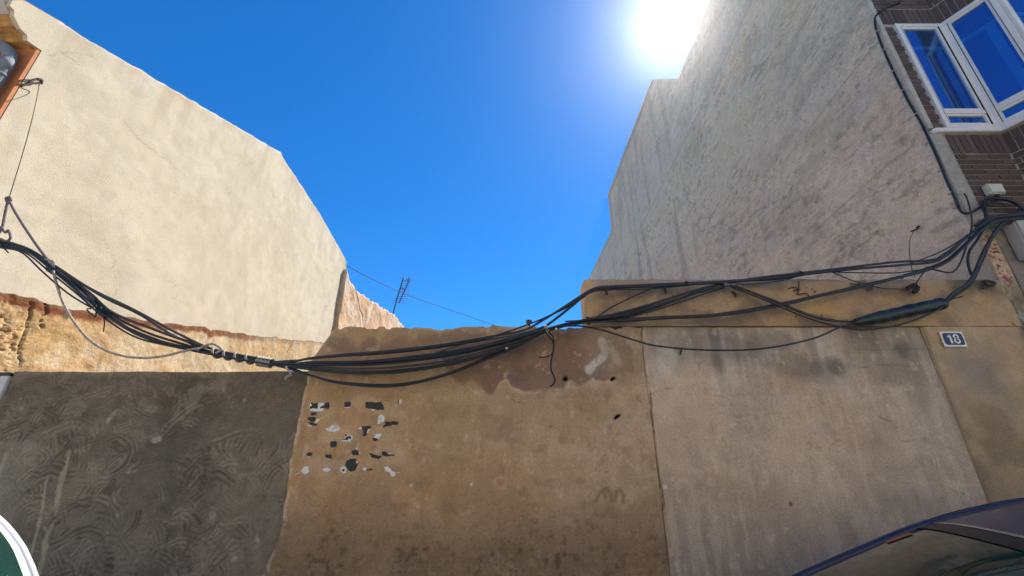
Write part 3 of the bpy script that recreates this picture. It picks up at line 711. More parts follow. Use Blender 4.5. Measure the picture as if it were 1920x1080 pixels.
def band_col(x, z):
    c = flat(x, (0.40, 0.285, 0.175))
    c = mixc(c, (0.44, 0.325, 0.20), sst(0.44, 0.64, fbm(x * 2.0, z * 3, 4, 211)))
    c = mixc(c, (0.55, 0.36, 0.16), 0.75 * blob(x, z, 2.75, 3.12, 0.40, 0.16, 212, 1, 0.7, 4))
    c = mixc(c, (0.25, 0.19, 0.13), 0.75 * sst(0.50, 0.66, fbm(x * 3.2, z * 4, 5, 213)))
    c = mixc(c, (0.36, 0.31, 0.25), 0.75 * sst(3.35, 3.43, z + 0.08 * (fbm(x * 5, z * 5, 3, 214) - 0.5)))
    c = mixc(c, (0.10, 0.09, 0.075), 0.8 * sst(0.80, 0.86, fbm(x * 17, z * 21, 3, 203)))
    c = mixc(c, (0.60, 0.42, 0.22), 0.85 * sst(0.88, 0.74, x + 0.1 * (fbm(x * 9, z * 9, 4, 215) - 0.5)))
    c = mixc(c, (0.12, 0.11, 0.085), 0.8 * sst(3.9, 4.5, x) * sst(0.45, 0.6, fbm(x * 4, z * 5, 4, 216)) * sst(3.2, 3.4, z))
    c = mixc(c, (0.10, 0.09, 0.075), 0.75 * sst(0.56, 0.62, fbm(x * 10, z * 10, 4, 217)) * blob(x, z, 3.5, 3.38, 0.35, 0.08, 218, 1, .6, 5))
    return c
kid(grid_wall('upper_band', 0.693, 4.718, 2.988, lambda x: 3.462 + (fbm(x * 3, x * 0, 3, 219) - 0.5) * 0.012 + (fbm(x * 14, x * 0 + 5, 3, 220) - 0.5) * 0.016, 0.010, band_rel, band_col, 'plaster', faceY(3.985), thick=0.26), beige)
for (bx, bz) in [(0.888, 3.325), (2.102, 3.303), (1.449, 3.342)]:
    kid(tube('rusty_stub', [(bx, 3.99, bz + 0.03), (bx + 0.004, 3.955, bz + 0.01), (bx + 0.008, 3.95, bz - 0.035)], 0.010, 'rust', sides=6), beige)
for pts in ([(2.633, 3.960, 3.359), (2.698, 3.960, 3.376), (2.724, 3.960, 3.337), (2.704, 3.960, 3.299), (2.792, 3.960, 3.310), (2.804, 3.960, 3.277)], [(3.239, 3.960, 3.415), (3.287, 3.960, 3.404), (3.328, 3.960, 3.404)], [(2.753, 3.960, 3.432), (2.724, 3.960, 3.337)], [(2.678, 3.960, 3.337), (2.742, 3.960, 3.348)]):
    kid(tube('wire_stub', pts, 0.0045, 'thin', sides=5, n=4), beige)
ns = [(1.530, 3.970, 2.769), (1.521, 3.970, 2.744), (1.508, 3.970, 2.719)]
kid(tube('nail', [(ns[0][0], 4.0, ns[0][2] + .01)] + ns, 0.007, 'rust', sides=5), beige)

# small post on the brown coping
ps = empty('capped_stub', (0, 4.1, 2.98))
tag(ps, 'small dark capped stub on top of the brown wall, under the cables', 'stub')
pp = [(0.162, 4.100, 3.001), (0.163, 4.100, 3.070)]
kid(tube('stem', pp, 0.012, 'rust', sides=8), ps)
kid(tube('cap', [(pp[1][0], 4.1, pp[1][2] - 0.012), (pp[1][0], 4.1, pp[1][2] + 0.016)], 0.030, 'rust', sides=10), ps)

# number plate
pl = empty('number_plate', (4.01, 3.985, 2.858))
tag(pl, 'blue enamel house number plate reading 18 with white border', 'house number')
kid(box('plate', (3.905, 3.962, 2.787), (4.115, 3.972, 2.930), 'enamel_white', bev=0.003), pl)
def rrect(x0, x1, z0, z1, r, n=5):
    out = []
    for cx, cz, a in ((x1 - r, z1 - r, 0), (x0 + r, z1 - r, 90), (x0 + r, z0 + r, 180), (x1 - r, z0 + r, 270)):
        for i in range(n + 1):
            t = math.radians(a + 90 * i / n); out.append((cx + r * math.cos(t), cz + r * math.sin(t)))
    return out
kid(prism('blue_field', rrect(3.921, 4.099, 2.802, 2.915, 0.022), 'Y', 3.9600, 3.9625, 'enamel_blue'), pl)
def text_mesh(name, body, size, loc, m, parent):
    cu = bpy.data.curves.new(name, 'FONT'); cu.body = body; cu.size = size; cu.align_x = 'CENTER'; cu.align_y = 'CENTER'; cu.extrude = 0.001
    cu.offset = 0.0016
    o = bpy.data.objects.new(name, cu)
    me = bpy.data.meshes.new_from_object(o)
    bpy.data.objects.remove(o); 
    me.transform(Matrix.Translation(loc) @ Matrix.Rotation(math.radians(90), 4, 'X') @ Matrix.Scale(1.0, 4))
    return link(name, me, m, parent)
def ribbon(pts, w, closed=False):
    n = len(pts); L_, R_ = [], []
    for k in range(n):
        a = pts[(k - 1) % n] if (closed or k) else pts[k]; b = pts[(k + 1) % n] if (closed or k < n - 1) else pts[k]
        t = Vector((b[0] - a[0], b[1] - a[1])); t.normalize()
        L_.append((pts[k][0] - t.y * w, pts[k][1] + t.x * w)); R_.append((pts[k][0] + t.y * w, pts[k][1] - t.x * w))
    return L_, R_
def stroke(nm, pts, w, closed=False):
    L_, R_ = ribbon(pts, w, closed); n = len(pts)
    V = [(x, 3.9575, z) for x, z in L_] + [(x, 3.9575, z) for x, z in R_] + [(x, 3.9599, z) for x, z in L_] + [(x, 3.9599, z) for x, z in R_]
    F = []
    for k in range(n if closed else n - 1):
        q = (k + 1) % n
        F += [(k, q, n + q, n + k), (2 * n + k, 3 * n + k, 3 * n + q, 2 * n + q), (k, 2 * n + k, 2 * n + q, q), (n + k, n + q, 3 * n + q, 3 * n + k)]
    return kid(mesh(nm, V, F, 'enamel_white'), pl)
stroke('numeral', [(3.960, 2.878), (3.972, 2.887), (3.984, 2.897)], 0.0075)
stroke('numeral', [(3.982, 2.900), (3.982, 2.817)], 0.0085)
stroke('numeral', [(4.036 + 0.019 * math.cos(a * math.pi / 10), 2.880 + 0.0175 * math.sin(a * math.pi / 10)) for a in range(20)], 0.0068, True)
stroke('numeral', [(4.036 + 0.022 * math.cos(a * math.pi / 10), 2.8405 + 0.0195 * math.sin(a * math.pi / 10)) for a in range(20)], 0.0068, True)
for sx in (3.915, 4.105):
    kid(tube('screw', [(sx, 3.9625, 2.858), (sx, 3.9595, 2.858)], 0.004, 'steel', sides=8), pl)

# ------------------------------------------------------------------ right house: grey party wall, brick bay front
right = empty('brick_house', (4.73, 4.0, 0))
tag(right, 'tall house with grey blotched side wall and dark brick bay window, right', 'house')
RX = lambda y: np.interp(y, [4.0, 9.66, 30], [4.735, 4.88, 4.88])
RP = [(9.605, 12.496), (11.417, 14.552), (19.237, 15.220), (19.268, 13.319), (26.932, 14.176)]
RPy = [4.0, RP[0][0], RP[1][0], RP[2][0], RP[2][0] + 0.06, 28.5]
RPz = [RP[0][1] + 0.1, RP[0][1], RP[1][1], RP[2][1], RP[3][1], RP[4][1]]
RTOP = lambda y: np.interp(y, RPy, RPz)
def g_rel(y, z):
    return (fbm(y * 0.8, z * 1.2, 4, 221) - 0.5) * 0.07 + (fbm(y * 3, z * 9, 4, 222) - 0.5) * 0.018
def g_col(y, z):
    c = flat(y, (0.60, 0.52, 0.39))
    c = mixc(c, (0.655, 0.565, 0.425), sst(0.45, 0.65, fbm(y * 0.5, z * 0.8, 4, 231)))
    c = mixc(c, (0.57, 0.48, 0.35), 0.6 * sst(0.5, 0.68, fbm(y * 0.7, z * 1.1 + 7, 4, 232)))
    wy = y + (fbm(y * 1.2, z * 1.2, 3, 229) - 0.5) * 0.5; wz = z + (fbm(y * 1.0, z * 1.5, 3, 230) - 0.5) * 0.35
    m1 = sst(0.47, 0.66, fbm(wy * 1.1, wz * 2.8, 5, 233, 0.62)) * sst(0.34, 0.58, fbm(y * 0.45, z * 0.5, 4, 234))
    c = mixc(c, (0.37, 0.325, 0.255), 0.5 * m1)
    m2 = sst(0.55, 0.68, fbm(wy * 4.0, wz * 11, 5, 235, 0.65)) * sst(0.36, 0.60, fbm(y * 0.8, z * 0.7, 4, 236))
    c = mixc(c, (0.22, 0.195, 0.155), 0.55 * m2)
    m3 = sst(0.58, 0.70, fbm(wy * 9.0, wz * 24, 4, 241, 0.65)) * (0.25 + 0.75 * sst(0.4, 0.6, fbm(y * 0.9 + 4, z * 0.9, 3, 242)))
    c = mixc(c, (0.20, 0.18, 0.145), 0.5 * m3)
    c = mixc(c, (0.24, 0.225, 0.195), 0.5 * sst(0.52, 0.66, fbm(y * 2.0, z * 0.35, 4, 243)) * sst(9, 12, y))
    c = mixc(c, (0.16, 0.155, 0.14), 0.5 * (1 - sst(0.0, 0.3, RTOP(y) - z)) * sst(10.5, 12, y))
    c = mixc(c, (0.56, 0.52, 0.45), 0.5 * sst(0.56, 0.70, fbm(y * 2.2, z * 6, 4, 237)))
    for zl, w_ in ((5.35, .018), (6.9, .022), (8.55, .02), (7.75, .012)):      # day joints of the render
        ln = np.abs(z - zl - 0.05 * (fbm(y * 1.2, z * 0 + zl, 4, 245) - .5))
        c = mixc(c, (0.26, 0.23, 0.19), 0.5 * (1 - sst(w_ * .3, w_, ln)) * sst(0.42, 0.58, fbm(y * 1.7, z * 2 + zl, 4, 246)))
    hc = 1 - np.abs(fbm(y * 0.9 + 3, z * 1.1, 5, 247) - 0.5) * 2
    c = mixc(c, (0.22, 0.20, 0.165), 0.6 * sst(0.990, 0.998, hc) * sst(0.45, 0.6, fbm(y * 0.7, z * 0.7, 3, 248)))
    c = mixc(c, (0.58, 0.50, 0.40), 0.55 * blob(y, z, 4.75, 4.3, 0.5, 0.7, 238, 1, .8, 3))
    c = mixc(c, (0.30, 0.29, 0.26), 0.8 * (1 - sst(0.01, 0.05, np.abs(z - 10.42 - 0.02 * y + 0.04 * (fbm(y * 3, z, 3, 239) - .5)))))
    c = mixc(c, (0.54, 0.54, 0.50), 0.35 * sst(10.4, 10.55, z))
    for (by, bz), (ry, rz, s) in zip([(4.35, 5.9), (4.30, 5.5), (4.9, 6.6), (5.1, 5.2), (5.6, 4.7), (5.9, 5.4), (6.6, 5.0), (7.5, 6.2)],
                                     [(.10, .35, 1), (.12, .2, 2), (.3, .1, 3), (.25, .35, 4), (.5, .25, 5), (.4, .3, 6), (.6, .3, 7), (.7, .4, 8)]):
        c = mixc(c, (0.23, 0.21, 0.18), 0.45 * blob(y, z, by, bz, ry, rz, 240 + s, 1.8, 1.0, 4) * sst(0.35, 0.6, fbm(y * 6, z * 16, 4, 244)))
    c = mixc(c, (0.47, 0.40, 0.30), 0.8 * (1 - sst(3.95, 4.15, z + 0.15 * (fbm(y * 3, z * 3, 3, 249) - .5))) * sst(5.2, 4.2, y))
    return c
def rplace(fx):
    return lambda a, z, r: np.stack([fx(a) - r * sst(4.0, 4.1, a), a, z], -1)
kid(grid_wall('party_wall', 4.0, 10.0, 2.5, RTOP, 0.030, g_rel, g_col, 'grey_render', rplace(RX), thick=0.0, zref=13.0), right)
kid(grid_wall('party_wall', 10.0, 28.5, 2.5, RTOP, 0.055, g_rel, g_col, 'grey_render', rplace(RX), thick=0.0, zref=14.5), right)
# closed body behind the rendered faces
kid(prism('body', [(4.03, 0.0)] + [(4.03, RPz[0] - .04)] + [(y, z - 0.04) for y, z in zip(RPy[1:], RPz[1:])] + [(28.5, 0.0)], 'X', 4.98, 12.0, 'mortar'), right)
kid(prism('coping', [(4.12, RPz[0] - 0.002), (RPy[1], RPz[1] - 0.002), (RPy[2], RPz[2] - 0.002), (RPy[3], RPz[3] - 0.002), (RPy[3], RPz[3] + 0.035), (RPy[2], RPz[2] + 0.035), (RPy[1], RPz[1] + 0.035), (4.12, RPz[0] + 0.035)], 'X', 4.83, 5.2, 'eave'), right)

# facade below and beside the bricks
def corner_col(x, z):
    c = flat(x, (0.36, 0.35, 0.31))
    c = mixc(c, (0.19, 0.20, 0.17), 0.8 * sst(0.46, 0.62, fbm(x * 5, z * 2.2, 4, 261)))
    c = mixc(c, (0.50, 0.40, 0.22), 0.7 * sst(0.5, 0.62, fbm(x * 6, z * 2, 4, 262)) * sst(4.9, 4.5, z))
    rub = blob(x, z, 4.80, 3.75, 0.075, 0.42, 263, 0.9, .4, 12)
    rr = fbm(x * 22, z * 22, 3, 264)
    c = mixc(c, (0.55, 0.44, 0.34), rub)
    c = mixc(c, (0.34, 0.12, 0.09), rub * sst(0.52, 0.62, rr)); c = mixc(c, (0.07, 0.05, 0.04), rub * sst(0.40, 0.30, rr))
    c = mixc(c, (0.10, 0.10, 0.08), 0.8 * sst(3.6, 3.2, z) * sst(0.4, 0.6, fbm(x * 7, z * 5, 4, 265)))
    return c
kid(grid_wall('corner_strip', 4.728, 4.888, 0.0, lambda x: 5.30 + x * 0, 0.011,
    lambda x, z: (fbm(x * 6, z * 6, 3, 266) - .5) * .012 - 0.02 * blob(x, z, 4.80, 3.75, 0.075, 0.42, 263, 0.9, .4, 12) * fbm(x * 22, z * 22, 3, 264),
    corner_col, 'cement', faceY(3.997), thick=0.03), right)
kid(grid_wall('lower_facade', 4.89, 12.0, 0.0, lambda x: 4.14 + x * 0, 0.03, lambda x, z: (fbm(x * 3, z * 3, 3, 267) - .5) * .012,
    lambda x, z: mixc(mixc(flat(x, (0.24, 0.225, 0.20)), (0.15, 0.14, 0.12), sst(.45, .65, fbm(x * 3, z * 3, 4, 268))), (0.36, 0.30, 0.24), 0.7 * sst(.55, .7, fbm(x * 6, z * 2, 4, 269))),
    'cement', faceY(3.99), thick=0.03), right)

# brick skin following the plan: flat, splayed bay side, bay front
YB = 3.995
PATH = [(4.89, YB), (5.53, YB), (5.765, 3.545), (8.2, 3.545)]
def seg_frame(a, b):
    d = Vector((b[0] - a[0], b[1] - a[1], 0)); L = d.length; d.normalize()
    return d, L, Vector((d.y, -d.x, 0))
bm = bmesh.new(); bmesh.ops.create_cube(bm, size=1.0)
bmesh.ops.bevel(bm, geom=bm.edges[:], offset=0.02, segments=1, affect='EDGES')
BRICK = bpy.data.meshes.new('brick'); bm.to_mesh(BRICK); bm.free(); BRICK.materials.append(M['brick'])
nb = [0]
def brick(p, d, n, lx, lz, parent, depth=0.05):
    o = bpy.data.objects.new('brick', BRICK); col.objects.link(o)
    ang = math.atan2(d.y, d.x)
    j = random.uniform(-0.0025, 0.0025)
    o.location = (p.x - right.location.x - n.x * (depth / 2 - 0.010 + j), p.y - right.location.y - n.y * (depth / 2 - 0.010 + j), p.z)
    o.rotation_euler = (random.uniform(-.006, .006), random.uniform(-.006, .006), ang)
    o.scale = (lx, depth, lz)
    o.parent = parent; nb[0] += 1
def backing(z0, z1, path, m='mortar', nm='mortar_bed', back=4.03):
    poly = [path[0]] + path[1:] + [(path[-1][0], back), (path[0][0], back)]
    return kid(prism(nm, poly, 'Z', z0, z1, m), right)
def courses(z0, n, path, ch=0.0705, L=0.245, lim=None):
    for c in range(n):
        z = z0 + (c + 0.5) * ch
        for si, (a, b) in enumerate(zip(path[:-1], path[1:])):
            d, T, nn = seg_frame(a, b)
            s = -(L * 0.5 if (c + si) % 2 else 0.0) - (0.07 * si)
            while s < T:
                s0, s1 = max(s, 0.004), min(s + L - 0.012, T - 0.004)
                if s1 - s0 > 0.03:
                    p = Vector((a[0], a[1], z)) + d * ((s0 + s1) / 2)
                    if lim is None or p.x < lim: brick(p, d, nn, s1 - s0, ch - 0.012, right)
                s += L
def soldiers(z0, h, path, w=0.068, lim=None):
    for si, (a, b) in enumerate(zip(path[:-1], path[1:])):
        d, T, nn = seg_frame(a, b)
        k = max(1, round(T / w)); ww = T / k
        for i in range(k):
            p = Vector((a[0], a[1], z0 + h / 2)) + d * (ww * (i + 0.5))
            if lim is None or p.x < lim: brick(p, d, nn, ww - 0.010, h - 0.012, right)
backing(4.15, 5.285, PATH)
courses(4.155, 12, PATH, lim=6.7)
soldiers(5.005, 0.275, PATH, lim=6.4)
PJ = [(4.79, YB), (4.925, YB)]
backing(5.36, 7.10, PJ)
courses(5.365, 24, PJ)
PT = [(4.79, YB), (5.53, YB), (5.765, 3.545), (8.2, 3.545)]
backing(7.10, 9.2, PT)
soldiers(7.115, 0.29, PT, lim=6.6)
courses(7.42, 7, PT, lim=6.6)
kid(box('reveal_trim', (4.732, 3.975, 5.36), (4.786, 4.03, 9.2), mat('corner_render', (0.44, 0.42, 0.36), 0.9, 0, 0.2, 9, 0.3)), right)

# sill
def offset_path(path, o):
    out = []
    for i, p in enumerate(path):
        ns = []
        if i: ns.append(seg_frame(path[i - 1], p)[2])
        if i < len(path) - 1: ns.append(seg_frame(p, path[i + 1])[2])
        n = sum(ns, Vector()); n.normalize(); k = 1 / max(0.5, n.dot(ns[0]))
        out.append((p[0] + n.x * o * k, p[1] + n.y * o * k))
    return out
SP = [(4.80, YB)] + PATH[1:]
so = offset_path(SP, 0.045); so = [(4.765, 4.0), (4.775, 3.972)] + [(4.80, 3.955)] + so[1:]
kid(prism('sill', so + [(8.2, 4.03), (4.765, 4.03)], 'Z', 5.295, 5.352, 'frame', bev=0.006), right)
M['reflection_strip'] = mat('pale_reflection', (0.62, 0.80, 0.80), 0.7, 0, 0.1, 20)
# windows: frame bars along each bay face
def window(a, b, z0, z1, zt, parent, fw=0.055, inset=0.0):
    d, T, n = seg_frame(a, b)
    base = Vector((a[0], a[1], 0))
    ang = math.atan2(d.y, d.x)
    def bar(bmx, s0, s1, za, zb, d0, d1):
        bm2 = bmesh.new(); bmesh.ops.create_cube(bm2, size=1.0)
        bmesh.ops.scale(bm2, vec=(s1 - s0, d1 - d0, zb - za), verts=bm2.verts)
        bmesh.ops.bevel(bm2, geom=bm2.edges[:], offset=0.004, segments=1, affect='EDGES')
        bmesh.ops.rotate(bm2, verts=bm2.verts, matrix=Matrix.Rotation(ang, 3, 'Z'))
        c = base + d * ((s0 + s1) / 2) + n * ((d0 + d1) / 2) + Vector((0, 0, (za + zb) / 2))
        bmesh.ops.translate(bm2, vec=c, verts=bm2.verts)
        t = bpy.data.meshes.new('t'); bm2.to_mesh(t); bm2.free(); bmx.from_mesh(t); bpy.data.meshes.remove(t)
    bmx = bmesh.new()
    bar(bmx, 0, fw, z0, z1, -0.03, 0.022); bar(bmx, T - fw, T, z0, z1, -0.03, 0.022)
    bar(bmx, fw, T - fw, z0, z0 + fw, -0.03, 0.020); bar(bmx, fw, T - fw, z1 - fw, z1, -0.03, 0.020)
    bar(bmx, fw, T - fw, zt - 0.028, zt + 0.028, -0.03, 0.018)
    me = bpy.data.meshes.new('window'); bmx.to_mesh(me); bmx.free()
    w = link('window', me, 'frame'); kid(w, right)
    def sash(za, zb):
        bs = bmesh.new(); f2 = 0.030
        bar(bs, fw, fw + f2, za, zb, -0.03, 0.010); bar(bs, T - fw - f2, T - fw, za, zb, -0.03, 0.010)
        bar(bs, fw + f2, T - fw - f2, za, za + f2, -0.03, 0.009); bar(bs, fw + f2, T - fw - f2, zb - f2, zb, -0.03, 0.009)
        me = bpy.data.meshes.new('sash'); bs.to_mesh(me); bs.free(); o = link('sash', me, 'frame'); o.parent = w
        gx0, gx1 = base + d * (fw + 0.01), base + d * (T - fw - 0.01)
        q = []
        for dd in (-0.012, -0.020):
            for p, z in ((gx0, za + .01), (gx1, za + .01), (gx1, zb - .01), (gx0, zb - .01)):
                q.append((p.x + n.x * dd, p.y + n.y * dd, z))
        g = mesh('pane', q, [(0, 1, 2, 3), (7, 6, 5, 4), (0, 4, 5, 1), (1, 5, 6, 2), (2, 6, 7, 3), (3, 7, 4, 0)], 'window_glass'); g.parent = w
    sash(z0 + fw, zt - 0.028); sash(zt + 0.028, z1 - fw)
    gk = bmesh.new()
    for sa in (fw - 0.003, T - fw - 0.003): bar(gk, sa, sa + 0.006, z0 + fw, z1 - fw, 0.0, 0.0232)
    me = bpy.data.meshes.new('gasket'); gk.to_mesh(me); gk.free(); o = link('gasket', me, 'trim'); o.parent = w
    # pale strips added behind the glass to imitate a reflected window frame
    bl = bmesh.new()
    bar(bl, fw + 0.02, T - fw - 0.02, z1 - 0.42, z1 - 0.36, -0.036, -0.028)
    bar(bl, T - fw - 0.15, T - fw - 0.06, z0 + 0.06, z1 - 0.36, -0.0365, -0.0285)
    me = bpy.data.meshes.new('reflection_strip'); bl.to_mesh(me); bl.free(); o = link('reflection_strip', me, 'reflection_strip'); o.parent = w
    return w
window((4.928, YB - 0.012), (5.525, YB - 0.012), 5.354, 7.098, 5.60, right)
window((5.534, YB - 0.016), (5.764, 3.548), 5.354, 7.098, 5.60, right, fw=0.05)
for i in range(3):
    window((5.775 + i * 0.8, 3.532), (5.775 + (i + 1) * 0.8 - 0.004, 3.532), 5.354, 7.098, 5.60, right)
# dark room behind the panes
kid(prism('interior', [(4.93, 4.026), (5.545, 4.026), (5.80, 3.63), (8.1, 3.60), (8.1, 4.029), (4.93, 4.029)], 'Z', 5.355, 7.095, 'trim'), right)

# ------------------------------------------------------------------ boxes and conduit on the right house
jb = empty('junction_box', (5.05, 3.98, 4.45))
tag(jb, 'small pale plastic junction box on the dark bricks above the cable knot', 'junction box')
jq = [(4.985, 3.960, 4.553), (5.127, 3.960, 4.567), (5.096, 3.960, 4.417), (4.961, 3.960, 4.390)]
jx0, jx1 = jq[0][0], jq[1][0]
kid(box('case', (jx0, 3.92, jq[2][2] + 0.01), (jx1 + 0.02, 3.984, jq[0][2]), 'box_white', bev=0.008), jb)
kid(box('lid', (jx0 + 0.008, 3.912, jq[2][2] + 0.02), (jx1 + 0.012, 3.9195, jq[0][2] - 0.01), 'box_white', bev=0.004), jb)
kid(tube('gland', [((jx0 + jx1) / 2 + .02, 3.95, jq[2][2] + 0.012), ((jx0 + jx1) / 2 + .02, 3.95, jq[2][2] - 0.05)], 0.018, 'cable', sides=8), jb)
mb = empty('meter_box', (5.2, 3.98, 3.87))
tag(mb, 'grey metal service box at the right edge below the cables', 'service box')
kid(box('case', (4.985, 3.86, 3.66), (5.50, 3.984, 4.08), 'box_grey', bev=0.008), mb)
kid(box('door', (5.00, 3.848, 3.675), (5.485, 3.8595, 4.065), 'box_grey', bev=0.005), mb)
kid(tube('lock', [(5.46, 3.848, 3.87), (5.46, 3.838, 3.87)], 0.012, 'steel', sides=10), mb)

cd = empty('conduit', (4.70, 4.05, 4.3))
tag(cd, 'thin dark conduit clipped up the corner of the grey side wall', 'conduit')
cpts = [(4.715, 3.983, 7.186), (4.715, 4.036, 6.855), (4.715, 4.048, 6.328), (4.715, 4.041, 5.878), (4.715, 4.017, 5.496), (4.715, 4.015, 5.203), (4.715, 4.021, 4.921), (4.715, 4.034, 4.665), (4.715, 4.035, 4.443), (4.715, 4.043, 4.327)]
top_c = [(5.342, 3.970, 7.811), (5.135, 3.970, 7.526), (4.985, 3.970, 7.440), (4.845, 3.970, 7.355)]
cpath = top_c + cpts + [(4.639, 3.960, 4.212), (4.710, 3.960, 4.212), (4.834, 3.960, 4.271), (4.928, 3.960, 4.311)]
kid(tube('pipe', cpath, 0.013, 'cable', sides=8, n=6), cd)
for (px_, py_, pz_) in [(4.722, 4.015, 7.007), (4.722, 4.017, 6.694), (4.722, 4.032, 6.328), (4.722, 4.035, 6.001), (4.722, 4.027, 5.611), (4.722, 4.044, 5.205), (4.722, 4.053, 4.823), (4.722, 4.052, 4.524), (4.722, 4.071, 4.353)]:
    kid(tube('clip', [(px_ + 0.02, py_ - 0.02, pz_), (px_ - 0.020, py_ - 0.02, pz_), (px_ - 0.024, py_ + 0.01, pz_), (px_ + 0.02, py_ + 0.03, pz_)], 0.006, 'eave', sides=5, n=3), cd)

# ------------------------------------------------------------------ unseen houses across the street (behind the viewer), added for warm bounced light
M['ochre_wall'] = mat('ochre_house_render', (0.62, 0.48, 0.30), 0.9, 0, 0.08, 3, 0.1)
M['white_wall'] = mat('whitewash', (0.72, 0.66, 0.55), 0.9, 0, 0.06, 3, 0.1)
M['shutter'] = mat('brown_shutter', (0.12, 0.06, 0.03), 0.6, 0, 0.15, 10, 0.1)
for (x0, x1, h, mm, lb) in ((-16.0, -5.2, 7.2, 'white_wall', 'unseen whitewashed house across the street, added for bounced light and car glass reflections'),
                            (-5.19, 4.6, 6.6, 'ochre_wall', 'unseen ochre house across the street, behind the viewpoint, added for bounced light'),
                            (4.61, 15.0, 7.6, 'white_wall', 'unseen whitewashed house across the street, opposite the brick house, added for bounced light')):
    hh = empty('house', ((x0 + x1) / 2, -4.6, 0)); tag(hh, lb, 'house')
    kid(box('wall', (x0, -11.0, 0), (x1, -4.6, h), mm), hh)
    kid(box('cornice', (x0 - .002, -4.62, h + .002), (x1 + .002, -4.38, h + 0.18), 'eave', bev=0.02), hh)
    n = 3
    for k in range(n):
        cx = x0 + (x1 - x0) * (k + 0.5) / n
        for zz in ((0.9, 2.3), (3.9, 5.4)):
            if k == 1 and zz[0] < 1:
                kid(box('door', (cx - .5, -4.62, 0.13), (cx + .5, -4.55, 2.3), 'shutter', bev=0.01), hh); continue
            w_ = kid(box('window', (cx - .5, -4.62, zz[0]), (cx + .5, -4.56, zz[1]), 'frame', bev=0.01), hh)
            for sx in (-0.24, 0.24):
                p_ = box('pane', (cx + sx - .2, -4.57, zz[0] + .07), (cx + sx + .2, -4.552, zz[1] - .07), 'green_glass'); p_.parent = w_

